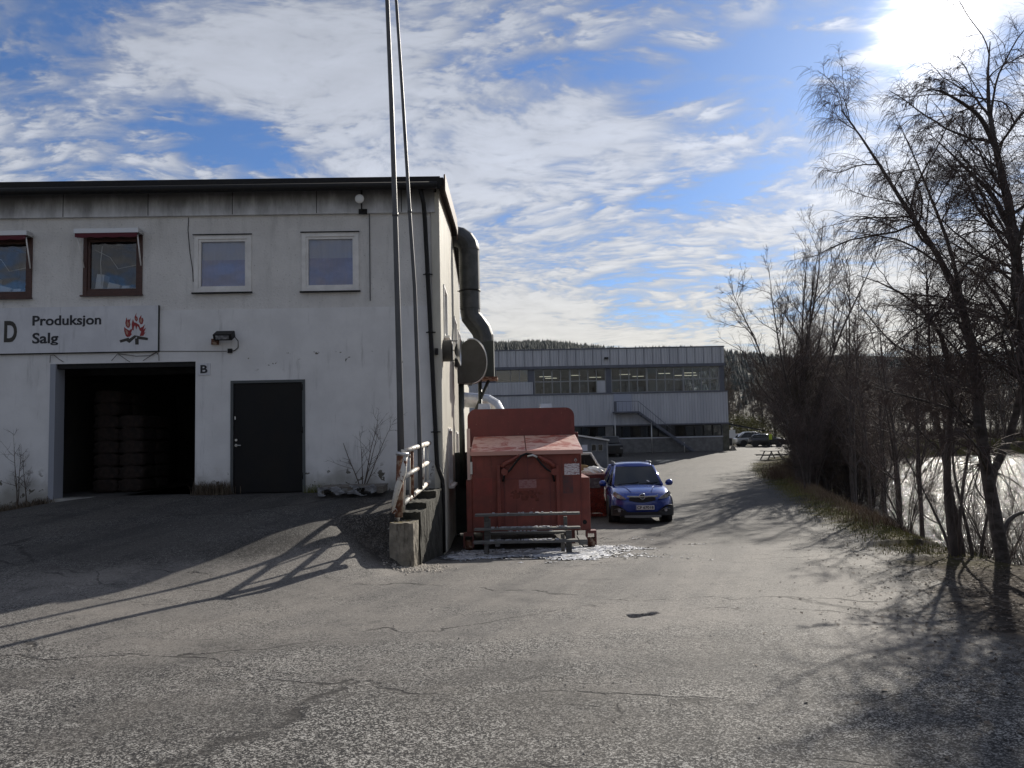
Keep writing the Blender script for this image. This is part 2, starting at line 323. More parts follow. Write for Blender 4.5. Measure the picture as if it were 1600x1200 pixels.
# ------------------------------------------------------------------ mesh helpers
def tag(o, label=None, cat=None, group=None, kind=None):
    if label: o['label'] = label
    if cat: o['category'] = cat
    if group: o['group'] = group
    if kind: o['kind'] = kind
    return o
def empty(name, loc=(0,0,0), rz=0.0, label=None, cat=None, group=None):
    o = bpy.data.objects.new(name, None); COL.objects.link(o); o.location = loc; o.rotation_euler = (0, 0, rz)
    o.empty_display_size = .2
    return tag(o, label, cat, group)
def link(name, me, parent=None):
    o = bpy.data.objects.new(name, me); COL.objects.link(o)
    if parent: o.parent = parent
    return o
class MB:
    def __init__(s): s.v = []; s.f = []; s.m = []; s.sm = []
    def face(s, pts, m=0, smooth=False):
        b = len(s.v); s.v += [tuple(p) for p in pts]; s.f.append(tuple(range(b, b+len(pts)))); s.m.append(m); s.sm.append(smooth); return s
    def box(s, x0, x1, y0, y1, z0, z1, m=0, rot=None, piv=None):
        b = len(s.v)
        P = [(x,y,z) for z in (z0,z1) for y in (y0,y1) for x in (x0,x1)]
        if rot is not None:
            M = Euler(rot).to_matrix(); c = Vector(piv if piv else ((x0+x1)/2,(y0+y1)/2,(z0+z1)/2))
            P = [tuple(M @ (Vector(p)-c) + c) for p in P]
        s.v += P
        for q in ((0,2,3,1),(4,5,7,6),(0,1,5,4),(2,6,7,3),(0,4,6,2),(1,3,7,5)):
            s.f.append(tuple(b+i for i in q)); s.m.append(m); s.sm.append(False)
        return s
    def tube(s, pts, r, n=8, m=0, cap=True, smooth=True):
        pts = [Vector(p) for p in pts]; k = len(pts)
        rs = r if isinstance(r, (list, tuple)) else [r]*k
        b = len(s.v); up = None
        for i, p in enumerate(pts):
            t = (pts[min(i+1,k-1)] - pts[max(i-1,0)])
            t = t.normalized() if t.length > 1e-9 else Vector((0,0,1))
            if up is None: up = Vector((0,0,1)) if abs(t.z) < .9 else Vector((0,1,0))
            a = t.cross(up).normalized(); c = a.cross(t).normalized(); up = c
            for j in range(n):
                q = 2*PI*j/n; s.v.append(tuple(p + (a*math.cos(q) + c*math.sin(q))*rs[i]))
        for i in range(k-1):
            for j in range(n):
                j2 = (j+1) % n
                s.f.append((b+i*n+j, b+i*n+j2, b+(i+1)*n+j2, b+(i+1)*n+j)); s.m.append(m); s.sm.append(smooth)
        if cap:
            s.f.append(tuple(b+j for j in reversed(range(n)))); s.m.append(m); s.sm.append(False)
            s.f.append(tuple(b+(k-1)*n+j for j in range(n))); s.m.append(m); s.sm.append(False)
        return s
    def prism(s, poly, axis, a0, a1, m=0):
        # poly of 2D points; axis 'y': (x,z); 'x': (y,z); 'z': (x,y)
        def P(p, a): return (p[0],a,p[1]) if axis=='y' else (a,p[0],p[1]) if axis=='x' else (p[0],p[1],a)
        n = len(poly); b = len(s.v)
        s.v += [P(p,a0) for p in poly] + [P(p,a1) for p in poly]
        s.f.append(tuple(b+i for i in range(n))); s.f.append(tuple(b+n+i for i in reversed(range(n))))
        s.m += [m,m]; s.sm += [False,False]
        for i in range(n):
            j = (i+1)%n; s.f.append((b+i,b+n+i,b+n+j,b+j)); s.m.append(m); s.sm.append(False)
        return s
    def loft(s, rings, m=0, closed=True, smooth=True, caps=True):
        b = len(s.v); n = len(rings[0])
        for r in rings: s.v += [tuple(p) for p in r]
        for i in range(len(rings)-1):
            for j in range(n if closed else n-1):
                j2 = (j+1)%n
                s.f.append((b+i*n+j,b+i*n+j2,b+(i+1)*n+j2,b+(i+1)*n+j)); s.m.append(m); s.sm.append(smooth)
        if caps:
            s.f.append(tuple(b+j for j in reversed(range(n)))); s.m.append(m); s.sm.append(smooth)
            s.f.append(tuple(b+(len(rings)-1)*n+j for j in range(n))); s.m.append(m); s.sm.append(smooth)
        return s
    def build(s, name, mats, parent=None, bevel=0, subsurf=0, fix=True):
        me = bpy.data.meshes.new(name)
        me.from_pydata(s.v, [], s.f)
        for mm in (mats if isinstance(mats, (list, tuple)) else [mats]): me.materials.append(mm)
        me.polygons.foreach_set('material_index', s.m); me.polygons.foreach_set('use_smooth', s.sm)
        if fix:
            bm = bmesh.new(); bm.from_mesh(me); bmesh.ops.recalc_face_normals(bm, faces=bm.faces); bm.to_mesh(me); bm.free()
        me.update()
        o = link(name, me, parent)
        if bevel:
            bv = o.modifiers.new('bevel', 'BEVEL'); bv.width = bevel; bv.segments = 2; bv.limit_method = 'ANGLE'; bv.angle_limit = R_(40)
        if subsurf:
            ss = o.modifiers.new('sub', 'SUBSURF'); ss.levels = subsurf; ss.render_levels = subsurf
        return o
def box(name, x0,x1,y0,y1,z0,z1, m, parent=None, bevel=0, **k): return MB().box(x0,x1,y0,y1,z0,z1,**k).build(name, m, parent, bevel)
def np_mesh(name, V, Q, m, parent=None, smooth=True, tris=False):
    me = bpy.data.meshes.new(name); k = Q.shape[1]
    me.vertices.add(len(V)); me.vertices.foreach_set('co', np.ascontiguousarray(V, dtype=np.float32).ravel())
    me.loops.add(Q.size); me.loops.foreach_set('vertex_index', np.ascontiguousarray(Q, dtype=np.int32).ravel())
    me.polygons.add(len(Q)); me.polygons.foreach_set('loop_start', np.arange(0, Q.size, k, dtype=np.int32))
    me.polygons.foreach_set('loop_total', np.full(len(Q), k, dtype=np.int32))
    if smooth: me.polygons.foreach_set('use_smooth', np.ones(len(Q), dtype=bool))
    me.materials.append(m); me.update(calc_edges=True)
    return link(name, me, parent)
def copy_tree(o, parent=None):
    c = o.copy(); COL.objects.link(c); c.parent = parent
    if o.parent: c.matrix_parent_inverse = o.matrix_parent_inverse.copy()
    for ch in [q for q in bpy.data.objects if q.parent == o]: copy_tree(ch, c)
    return c
KIDS = None
def text_mesh(name, s, x0, x1, z0, z1, y, m, parent, off=.02, ext=.006, cap=False):
    cu = bpy.data.curves.new(name, 'FONT'); cu.body = s; cu.size = 1; cu.offset = off; cu.extrude = ext; cu.resolution_u = 4
    t = bpy.data.objects.new('tmp', cu); COL.objects.link(t); bpy.context.view_layer.update()
    me = bpy.data.meshes.new_from_object(t.evaluated_get(bpy.context.evaluated_depsgraph_get()))
    bpy.data.objects.remove(t)
    n = len(me.vertices); co = np.zeros(n*3, dtype=np.float32); me.vertices.foreach_get('co', co); co = co.reshape(-1, 3)
    mn = co.min(0); mx = co.max(0)
    out = np.zeros_like(co)
    out[:,0] = x0 + (co[:,0]-mn[0])/(mx[0]-mn[0])*(x1-x0)
    if cap:      # z0, z1 are the baseline and the top of the tallest letter; descenders kept short
        yb = co[:,1]; out[:,2] = z0 + np.where(yb > 0, yb, yb*.6)/mx[1]*(z1-z0)
    else: out[:,2] = z0 + (co[:,1]-mn[1])/(mx[1]-mn[1])*(z1-z0)
    out[:,1] = y - co[:,2]*1.0
    me.vertices.foreach_set('co', out.ravel()); me.materials.clear(); me.materials.append(m); me.update()
    return link(name, me, parent)
def wall_holes(mb, x0, x1, z0, z1, holes, y0, y1, m=0):
    xs = sorted({x0, x1, *[v for h in holes for v in h[:2] if x0 < v < x1]}); zs = sorted({z0, z1, *[v for h in holes for v in h[2:] if z0 < v < z1]})
    def solid(i, j):
        if i < 0 or j < 0 or i >= len(xs)-1 or j >= len(zs)-1: return False
        cx = (xs[i]+xs[i+1])/2; cz = (zs[j]+zs[j+1])/2
        return not any(h[0] < cx < h[1] and h[2] < cz < h[3] for h in holes)
    for i in range(len(xs)-1):
        for j in range(len(zs)-1):
            if not solid(i, j): continue
            a, b, c, d = xs[i], xs[i+1], zs[j], zs[j+1]
            mb.face([(a,y0,c),(b,y0,c),(b,y0,d),(a,y0,d)], m); mb.face([(a,y1,c),(a,y1,d),(b,y1,d),(b,y1,c)], m)
            if not solid(i-1,j): mb.face([(a,y0,c),(a,y0,d),(a,y1,d),(a,y1,c)], m)
            if not solid(i+1,j): mb.face([(b,y0,c),(b,y1,c),(b,y1,d),(b,y0,d)], m)
            if not solid(i,j-1): mb.face([(a,y0,c),(a,y1,c),(b,y1,c),(b,y0,c)], m)
            if not solid(i,j+1): mb.face([(a,y0,d),(b,y0,d),(b,y1,d),(a,y1,d)], m)
    return mb
class Frame:
    """local frame of a building: origin, yaw; pix -> local (u, z) on the plane y_local = off"""
    def __init__(s, X, Y, Z, yaw):
        s.o = Vector((X, Y, Z)); s.yaw = yaw; s.u = Vector((math.cos(yaw), math.sin(yaw), 0)); s.n = Vector((-math.sin(yaw), math.cos(yaw), 0))
    def px(s, px, py, off=0.0):
        d = ray(px, py); t = ((s.o + s.n*off) - CAMP).dot(s.n)/d.dot(s.n); p = CAMP + d*t - s.o
        return p.dot(s.u), p.z
    def side(s, px, py, off=0.0):   # on plane x_local = off -> (y_local, z)
        d = ray(px, py); t = ((s.o + s.u*off) - CAMP).dot(s.u)/d.dot(s.u); p = CAMP + d*t - s.o
        return p.dot(s.n), p.z

# ------------------------------------------------------------------ terrain
def smooth_interp(xs, ys, sig):
    g = np.arange(-40, 3100, .25); v = np.interp(g, xs, ys)
    k = np.arange(-int(3*sig/.25), int(3*sig/.25)+1)*.25; kk = np.exp(-k*k/(2*sig*sig)); kk /= kk.sum()
    vv = np.convolve(np.pad(v, len(k)//2, mode='edge'), kk, 'valid')
    return g, vv
PG, PV = smooth_interp([-30,0,3,6,8.5,11.7,13.5,15.3,22,30,62,80,95,130,400,3000],[.05,0,-.01,-.10,-.21,-.27,-.42,-.62,-.88,-.92,-.88,-.3,-.12,0,3,6], 1.2)
XG, XV = smooth_interp([-40,0,5,10.5,13.7,16,23,34,50,66,80,92,104,112,118,3100],[8.6,8.0,7.4,7.0,7.5,8.2,10.4,13,19.5,27,31,38,60,120,400,60000], .8)
RG, RV = smooth_interp([-40,0,3,6.7,12.6,20,31.7,49,60,70,76,84,96,3100],[5,3.3,3.3,3.9,6.2,8.1,11.0,15.2,18.6,24.0,40,90,400,400], .6)
WATER = -2.2
def sst(a, b, v):
    t = np.clip((v-a)/(b-a), 0, 1); return t*t*(3-2*t)
def hnoise(x, y):
    return (np.sin(x*1.3+y*.7+np.sin(y*.9))*.5 + np.sin(x*.37-y*.53+1.7) + np.sin(x*3.1+1.1*np.sin(y*2.3))*.25)*.5
def gz(x, y):
    x = np.asarray(x, float); y = np.asarray(y, float)
    z = np.interp(y, PG, PV)
    t = np.clip((y-5.6)/8.0, 0, 1); t = .75*t + .25*t*t*(3-2*t)
    wx = -1.74 + (y-11.7)*.05
    wd = 1.3 + 3.8*sst(11.4, 8.4, y)
    tx_near = sst(.15, -1.0, (x+1.75)/wd)
    tx_wall = sst(.10, -.10, x-wx)
    near = sst(11.85, 11.6, y)
    tx = tx_near*near + tx_wall*(1-near)
    tx = np.where(y > 14.5, sst(.05, -.05, x+1.5), tx)
    top = .70 - .24*sst(-7.6, -9.8, x)
    top = np.minimum(top, .70)
    z = z*(1-t*tx) + top*(t*tx)
    s = x - np.interp(y, XG, XV)
    land = np.where((y < 92), 1.0, 1.0)
    rise = .10*sst(-2.0, -.6, s)*sst(.4,-.4,s)
    z = z + rise*(y > 14)
    zb = -3.2
    z = z*(1-sst(-.15, 3.0, s)) + zb*sst(-.15, 3.0, s)
    bump = .012*hnoise(x, y)*(1 + 4*sst(-2.5, -.5, x - np.interp(y, RG, RV)))
    yb_ = (y-7.85) + .25*(x-1.19)*0; pot = -.07*sst(.15,.10,np.abs(x-1.20+.9*(7.80-y)+.03*np.sin(y*60)))*sst(-.12,.04,yb_+.04*np.sin(x*23))*sst(.07,.045,yb_+.03*np.sin(x*17))
    return z + bump*(1-t*tx) + pot
def g1z(x, y): return float(gz(x, y))

def axis(pts):
    out = []
    for a, b, st in pts:
        n = max(1, int(round((b-a)/st))); out += list(np.linspace(a, b, n, endpoint=False))
    out.append(pts[-1][1]); return np.array(out)
gx = axis([(-2500,-600,300),(-600,-100,60),(-100,-30,8),(-30,-12,1.0),(-12,-3.4,.25),(-3.4,-1.2,.06),(-1.2,.9,.13),(.9,1.5,.025),(1.5,8,.13),(8,16,.25),(16,36,.6),(36,80,2),(80,200,10),(200,700,60),(700,2600,300)])
gy = axis([(-25,-2,1.0),(-2,6.0,.16),(6.0,7.5,.09),(7.5,7.95,.02),(7.95,16,.09),(16,26,.2),(26,60,.5),(60,130,1.0),(130,300,8),(300,1000,60),(1000,3000,400)])
GX, GY = np.meshgrid(gx, gy)
GZ = gz(GX, GY)
V = np.stack([GX, GY, GZ], -1).reshape(-1, 3)
nx, ny = len(gx), len(gy)
ii, jj = np.meshgrid(np.arange(nx-1), np.arange(ny-1))
a = (jj*nx+ii).ravel(); Q = np.stack([a, a+1, a+nx+1, a+nx], 1)
cx = (GX[:-1,:-1]+GX[1:,1:]).ravel()/2; cy = (GY[:-1,:-1]+GY[1:,1:]).ravel()/2
sR = cx - np.interp(cy, RG, RV)
asp = (sR < .6) & (cx > -40) & (cy < 100) & (cy > -25.1)
# ground material: asphalt fading into litter and moss by a stored distance to the road edge
sv = (GX - np.interp(GY, RG, RV)).ravel()
sv = np.where(GY.ravel() > 96, 5, sv); sv = np.where(GX.ravel() < -40, 5, sv)
bankv = (GX - np.interp(GY, XG, XV)).ravel()
gm = bpy.data.materials.new('worn_asphalt_and_verge'); gm.use_nodes = True; t = NT(gm.node_tree); p = t.n['Principled BSDF']
co = t.add('ShaderNodeTexCoord').outputs['Object']
att = t.add('ShaderNodeAttribute', attribute_name='edge').outputs['Fac']
XX, YY, ZZ = t.sep(co)
big = t.noise(co, .35, 5, .6, .3); med = t.noise(co, 2.3, 6, .65); fine = t.noise(co, 60, 3, .7); fin2 = t.noise(co, 150, 2, .7)
vo = t.vor(co, 100).outputs['Color']; vr = t.sep(vo)[0]
vo2 = t.vor(co, 170).outputs['Color']; vr2 = t.sep(vo2)[1]
trk = t.noise(t.comb(t.math('ADD', att, t.math('MULTIPLY', med, .12)), t.math('MULTIPLY', YY, .07), 0.0), 1.5, 6, .62)     # long wear marks along the road
base = t.mix(t.ramp(big, .38, .62), (.130,.123,.118), (.180,.168,.156))
base = t.mix(t.ramp(trk, .42, .66, 0, .6), base, (.235,.216,.197))
base = t.mix(t.math('MULTIPLY', t.ramp(trk, .50, .38, 0, .65), t.ramp(YY, 7, 12)), base, (.09,.086,.085))
base = t.mix(t.ramp(med, .5, .75, 0, .7), base, (.066,.064,.064))
# darker ground further down the road; building's shade deepened in the ramp colour
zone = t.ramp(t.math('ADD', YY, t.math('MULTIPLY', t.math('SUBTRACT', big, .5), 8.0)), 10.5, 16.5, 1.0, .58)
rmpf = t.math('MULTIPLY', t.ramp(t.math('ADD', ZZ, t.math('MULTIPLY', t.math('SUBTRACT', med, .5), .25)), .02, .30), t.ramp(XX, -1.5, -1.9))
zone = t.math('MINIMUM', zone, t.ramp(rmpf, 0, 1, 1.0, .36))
zone = t.math('MULTIPLY', zone, t.ramp(XX, 2.0, 6.0, 1.0, .55))  # right side darkened towards the bank: tree shade put into the colour
zone = t.math('MULTIPLY', zone, t.ramp(t.math('ADD', YY, t.math('MULTIPLY', t.math('SUBTRACT', t.noise(t.mapping(co,(0,0,0),(0,0,.3),(.5,1.2,1)), .9, 5, .6), .5), 7.0)), 4.4, 7.4, .48, 1.0))  # nearest ground darkened in patches, partly standing in for tree shade
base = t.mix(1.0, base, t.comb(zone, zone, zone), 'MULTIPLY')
soil = t.ramp(t.vmath('LENGTH', t.comb(t.math('MULTIPLY', t.math('ADD', XX, 2.15), 1.25), t.math('MULTIPLY', t.math('ADD', YY, -12.4), .62), 0.0)), 1.05, .6)
gap = t.math('MULTIPLY', t.ramp(XX, -.35, -.75), t.math('MULTIPLY', t.ramp(XX, -1.75, -1.6), t.ramp(YY, 12.6, 13.6)))
dirt = t.math('MAXIMUM', t.math('MULTIPLY', soil, t.ramp(XX, -1.55, -1.7)), gap)
dirt = t.math('MULTIPLY', dirt, t.ramp(t.noise(co, 5, 6, .7), .30, .50))
base = t.mix(t.math('MULTIPLY', dirt, .9), base, t.mix(t.ramp(t.noise(co, 25, 4, .7), .45, .65), (.022,.019,.017), (.07,.06,.05)))
# coarser open surface close to the camera, smoother dusty surface further on
patch_ = t.ramp(t.noise(t.mapping(co, (3,1,0), (0,0,.4), (.6,1.0,1)), 1.1, 6, .7), .36, .66, .35, 1.0)
coarse = t.math('MULTIPLY', t.ramp(t.math('ADD', YY, t.math('MULTIPLY', t.math('SUBTRACT', big, .5), 10.0)), 9.0, 4.0, .46, 1.35), patch_)
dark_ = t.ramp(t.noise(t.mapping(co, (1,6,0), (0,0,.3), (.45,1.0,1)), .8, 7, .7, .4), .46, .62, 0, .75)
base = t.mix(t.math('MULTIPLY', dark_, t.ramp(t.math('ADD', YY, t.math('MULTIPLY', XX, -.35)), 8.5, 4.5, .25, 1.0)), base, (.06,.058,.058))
vr3 = t.sep(t.vor(co, 38).outputs['Color'])[0]
spk = t.ramp(vr, .3, .8, -1, 1, smooth=False); spk2 = t.math('ADD', t.ramp(vr2, .2, .9, -1, 1, smooth=False), t.math('MULTIPLY', t.ramp(vr3, .1, .9, -1, 1, smooth=False), .6))
sp = t.math('MULTIPLY', t.math('ADD', t.math('MULTIPLY', spk, .75), t.math('MULTIPLY', spk2, .5)), coarse)
base = t.mix(t.math('MULTIPLY', t.math('MAXIMUM', sp, 0), .75, clamp=True), base, (.42,.41,.39))
base = t.mix(t.math('MULTIPLY', t.math('MAXIMUM', t.math('MULTIPLY', sp, -1.0), 0), 1.35, clamp=True), base, (.022,.022,.024))
# old tar seams and hairline cracks
wv_ = t.vmath('ADD', co, t.vmath('MULTIPLY', t.add('ShaderNodeTexNoise').outputs[1], (.001,.001,0)))
dn = t.add('ShaderNodeTexNoise'); t.put(dn.inputs['Vector'], co); dn.inputs['Scale'].default_value = 1.1; dn.inputs['Detail'].default_value = 6
wco = t.vmath('ADD', co, t.vmath('MULTIPLY', t.vmath('SUBTRACT', dn.outputs[1], (.5,.5,.5)), (1.3,1.3,0)))
ck = t.vor(t.mapping(wco, (4.3,2.2,0), (0,0,.5), (.30,.75,1)), .62, 'DISTANCE_TO_EDGE').outputs['Distance']
ck2 = t.vor(t.mapping(wco, (1.3,7.2,0), (0,0,-.4), (.8,1.4,1)), .8, 'DISTANCE_TO_EDGE').outputs['Distance']
brk = t.noise(co, 7, 4, .7)
crack = t.math('MULTIPLY', t.ramp(ck, .002, .010, 1, 0), t.math('MULTIPLY', t.ramp(t.noise(co, .5, 3), .44, .54), t.ramp(brk, .38, .5)))
crack = t.math('MAXIMUM', crack, t.math('MULTIPLY', t.ramp(ck2, .002, .012, .7, 0), t.math('MULTIPLY', t.ramp(t.noise(co, .28, 3), .52, .60), t.ramp(brk, .42, .52))))
base = t.mix(t.math('MULTIPLY', crack, .85), base, (.03,.028,.028))
# verge: dead leaves, gravel, moss
ed = t.math('ADD', att, t.math('MULTIPLY', t.math('SUBTRACT', t.noise(co, 1.1, 6, .65), .5), 2.2))
ver = t.mix(t.ramp(t.noise(co, 9, 6, .7), .4, .66), (.030,.025,.022), (.075,.060,.048))
moss = t.math('MULTIPLY', t.ramp(t.noise(co, .8, 5, .6), .40, .54), t.ramp(YY, 9, 13))
ver = t.mix(t.math('MULTIPLY', moss, .85), ver, t.mix(t.noise(co, 6, 4), (.045,.05,.014), (.12,.10,.035)))
ver = t.mix(t.ramp(t.vor(co, 30).outputs['Distance'], .10, .05, 0, .5), ver, (.28,.26,.23))
fv = t.ramp(ed, -.35, .55)
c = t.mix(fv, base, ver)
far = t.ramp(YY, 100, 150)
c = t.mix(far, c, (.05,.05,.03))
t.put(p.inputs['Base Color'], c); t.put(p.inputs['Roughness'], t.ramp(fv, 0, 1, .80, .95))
t.put(p.inputs['Specular IOR Level'], t.ramp(fv, 0, 1, .20, .05))
hh = t.math('ADD', t.math('MULTIPLY', t.math('ADD', vr, t.math('MULTIPLY', vr2, .5)), coarse), t.math('MULTIPLY', med, .8))
hh = t.math('SUBTRACT', hh, t.math('MULTIPLY', crack, 2.0))
t.put(p.inputs['Normal'], t.bump(hh, .45, .012))
M_ground = gm
def grid_obj(name, mask, kind='structure'):
    q = Q[mask]; used = np.unique(q); rem = np.full(len(V), -1); rem[used] = np.arange(len(used))
    o = np_mesh(name, V[used], rem[q], M_ground)
    at_ = o.data.attributes.new('edge', 'FLOAT', 'POINT'); at_.data.foreach_set('value', sv[used].astype(np.float32))
    return tag(o, kind=kind)
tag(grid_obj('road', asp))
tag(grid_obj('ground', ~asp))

# ------------------------------------------------------------------ river
wm = bpy.data.materials.new('river_water'); wm.use_nodes = True; t = NT(wm.node_tree); p = t.n['Principled BSDF']
co = t.add('ShaderNodeTexCoord').outputs['Object']
p.inputs['Base Color'].default_value = (.018,.02,.018,1); p.inputs['Roughness'].default_value = .16; p.inputs['IOR'].default_value = 1.33
h1 = t.noise(t.mapping(co, (0,0,0), (0,0,R_(28)), (.16,1.0,1)), 1.7, 7, .66, .6)
h2 = t.noise(t.mapping(co, (0,0,0), (0,0,R_(28)), (.5,1.4,1)), 9, 4, .6)
t.put(p.inputs['Normal'], t.bump(t.math('ADD', h1, t.math('MULTIPLY', h2, .12)), 1.0, .55))
MB().face([(6,-25,WATER),(2600,-25,WATER),(2600,170,WATER),(6,170,WATER)]).build('river', wm)
tag(bpy.data.objects['river'], kind='structure')

# ------------------------------------------------------------------ hills and forest
HX = [-2600,-1500,-300,-23,106,257,378,476,605,900,1600,2600]; HH = [150,140,110,98,89,76,72,67,74,100,130,140]
def hz(x, y):
    r = np.interp(x, HX, HH) + 5*np.sin(x*.013+1) + 2.5*np.sin(x*.041)
    rr = r - (5*np.sin(np.interp(x, HX, HX)*.013+1)*.6)
    f = sst(260, 900, y)
    f = np.where(y > 900, 1 - .35*sst(900, 1500, y), f)
    return 2.5 + rr*f + 3*np.sin(x*.02+y*.013)*sst(260,400,y)*sst(900,700,y)
hx = np.arange(-2600, 2601, 40.0); hy = np.concatenate([np.arange(230, 980, 25.0), np.arange(980, 1600, 80)])
AX, AY = np.meshgrid(hx, hy); AZ = hz(AX, AY); AZ[0] = -2
n_ = len(hx); i2, j2 = np.meshgrid(np.arange(n_-1), np.arange(len(hy)-1)); a = (j2*n_+i2).ravel()
M_hill = mat('forest_floor', (.02,.027,.02), .95, col2=(.05,.045,.03), nscale=.012)
tag(np_mesh('hill', np.stack([AX,AY,AZ],-1).reshape(-1,3), np.stack([a,a+1,a+n_+1,a+n_],1), M_hill), kind='structure')
rng = np.random.default_rng(3)
N = 26000
fx = rng.uniform(-160, 850, N); fy = 300 + 640*np.sqrt(rng.uniform(0, 1, N)); 
ridge = rng.uniform(0,1,N) < .22; fy = np.where(ridge, rng.uniform(870, 960, N), fy)
keep = (np.abs(fx/fy) < .85); fx, fy = fx[keep], fy[keep]; N = len(fx)
fh = rng.uniform(6, 11.5, N); fr = fh*rng.uniform(.16, .26, N)
k = 6; ang = np.arange(k)/k*2*PI
VV = np.zeros((N, 2*k+1, 3)); z0 = hz(fx, fy)
for lv, (rf, hf) in enumerate(((1.0,.12),(.55,.55))):
    rr = rng.uniform(.7, 1.2, (N, k))
    VV[:, lv*k:(lv+1)*k, 0] = fx[:,None] + np.cos(ang)[None]*fr[:,None]*rf*rr
    VV[:, lv*k:(lv+1)*k, 1] = fy[:,None] + np.sin(ang)[None]*fr[:,None]*rf*rr
    VV[:, lv*k:(lv+1)*k, 2] = z0[:,None] + fh[:,None]*hf + rng.uniform(-.4,.4,(N,k))
VV[:, 2*k, 0] = fx; VV[:, 2*k, 1] = fy; VV[:, 2*k, 2] = z0 + fh
tri = []
for j in range(k):
    j2_ = (j+1)%k; tri += [(j, j2_, k+j2_), (j, k+j2_, k+j), (k+j, k+j2_, 2*k)]
tri = np.array(tri); TQ = (np.arange(N)[:,None,None]*(2*k+1) + tri[None]).reshape(-1,3)
tag(np_mesh('forest', VV.reshape(-1,3), TQ, M_conif, smooth=False), 'dark spruce forest covering the ridge beyond the river', 'forest', kind='stuff')

# ------------------------------------------------------------------ garage building
YAW = R_(1.44)
FB = Frame(-1.375, 14.3, .70, YAW)
P = FB.px
bld = empty('garage_building', FB.o, YAW, 'two storey off-white rendered workshop with an open dark garage bay', 'building')
gar = (P(80,569)[0], P(306,567)[0], -.01, P(190,567)[1])
dor = (P(361,595)[0], P(477,595)[0], -.02, P(420,594)[1])
UL = -14.0
zsp = P(500,481)[1]; zcor = P(330,338)[1]; zgut = P(330,303)[1]; ztop = P(678,272)[1]-.02
W3 = (P(304,410)[0], P(393,410)[0], P(348,457)[1], P(348,368)[1]); W4 = (P(472,410)[0], P(561,410)[0], P(516,455)[1], P(516,364)[1])
W2 = (P(131,410)[0], P(223,410)[0], P(177,461)[1], P(177,368)[1]); W1 = (P(-40,410)[0], P(51,410)[0], P(10,466)[1], P(10,372)[1])
W0 = (P(-240,410)[0], P(-150,410)[0], W1[2], W1[3])
WINS = [W3, W4, W2, W1, W0]
mb = MB(); wall_holes(mb, UL, 0, -1.6, zsp, [(gar[0],gar[1],-.012,gar[3]), (dor[0],dor[1],-.012,dor[3])], -.012, .30); mb.build('lower_wall', M_lower, bld)
mb = MB(); wall_holes(mb, UL, 0, zsp, zcor+.02, WINS, 0, .30); mb.build('upper_wall', M_upper, bld)
sm = MB().box(UL, -.03, -.07, .30, zcor, zgut+.25)
for u in [P(x_,320)[0] for x_ in (102, 234, 365, 496, 628)]: sm.box(u-.006, u+.006, -.074, -.069, zcor+.01, zgut, m=1)
sm.build('cornice', [M_corn, M_black], bld)
RD = 8.6; rz_ = 4.3
eave = P(400,281,-.30)[1]-.10
# roof: low gable running along the facade, ridge at half depth
pf = [(-.30, eave-.05), (-.30, eave+.10), (rz_, eave+.62), (RD+.3, eave+.10), (RD+.3, eave-.05), (rz_, eave+.46)]
rf = MB().prism(pf, 'x', UL, .16).build('roof', M_roof, bld)
rngg = random.Random(4)
g = MB()
g.tube([(UL,-.38,eave-.10),(.05,-.38,eave-.075)], .07, 10)
g.box(UL, .1, -.31, -.28, eave-.12, eave+.12)
g.build('gutter', M_black, bld)
MB().prism([(-.02,-.0),(-.02,.0)], 'x', 0, 0) 
fl = MB()
for (y0,y1,z0_,z1_) in ((-.34, rz_, eave+.14, eave+.66), (rz_, RD+.34, eave+.66, eave+.14)):
    fl.face([(.17,y0,z0_-.30),(.17,y1,z1_-.30),(.17,y1,z1_),(.17,y0,z0_)])
    fl.face([(.20,y0,z0_-.30),(.20,y1,z1_-.30),(.20,y1,z1_+.01),(.20,y0,z0_+.01)])
    fl.face([(.17,y0,z0_),(.17,y1,z1_),(.20,y1,z1_+.01),(.20,y0,z0_+.01)]); fl.face([(.17,y0,z0_-.3),(.17,y1,z1_-.3),(.20,y1,z1_-.3),(.20,y0,z0_-.3)])
fl.face([(.17,-.34,eave-.16),(.20,-.34,eave-.16),(.20,-.34,eave+.15),(.17,-.34,eave+.14)])
fl.build('gable_flashing', M_copper, bld)
# end (gable) cladding with standing seams
sw = [(.9,1.9,3.0,4.05),(5.0,6.1,2.9,4.05),(7.0,7.9,2.9,4.0),(1.7,3.0,-.05,1.15),(5.2,6.0,-.1,1.1),(7.0,7.6,.0,1.0)]
gc = MB()
wall_holes(gc, 0, 8.6, -1.35, eave-.02, sw, -.001, .05)
gv = [(.05-q[1] if True else 0, q[0], q[2]) for q in gc.v]
gc.v = gv      # turn so that it stands along the depth, outer face at x = .051
gc.face([(.05,0,eave-.02),(.05,8.6,eave-.02),(.05,4.3,eave+.5)]); gc.face([(.02,0,eave-.02),(.02,8.6,eave-.02),(.02,4.3,eave+.5)])
def covered(y_, z_): return any(h[0]-.03 < y_ < h[1]+.03 and h[2]-.03 < z_ < h[3]+.03 for h in sw)
yy = .15
while yy < 8.5:
    zt = eave - .02 + .5*(1-abs(yy-4.3)/4.3)
    segs = [(-1.33, zt-.02)]
    for h in sw:
        if h[0]-.03 < yy < h[1]+.03:
            segs = [s2 for a_, b_ in segs for s2 in ((a_, min(b_, h[2]-.03)), (max(a_, h[3]+.03), b_)) if s2[1]-s2[0] > .05]
    for a_, b_ in segs: gc.box(.0505, .056, yy-.010, yy+.010, a_, b_)
    yy += .30
gc.build('side_cladding', M_sid, bld)
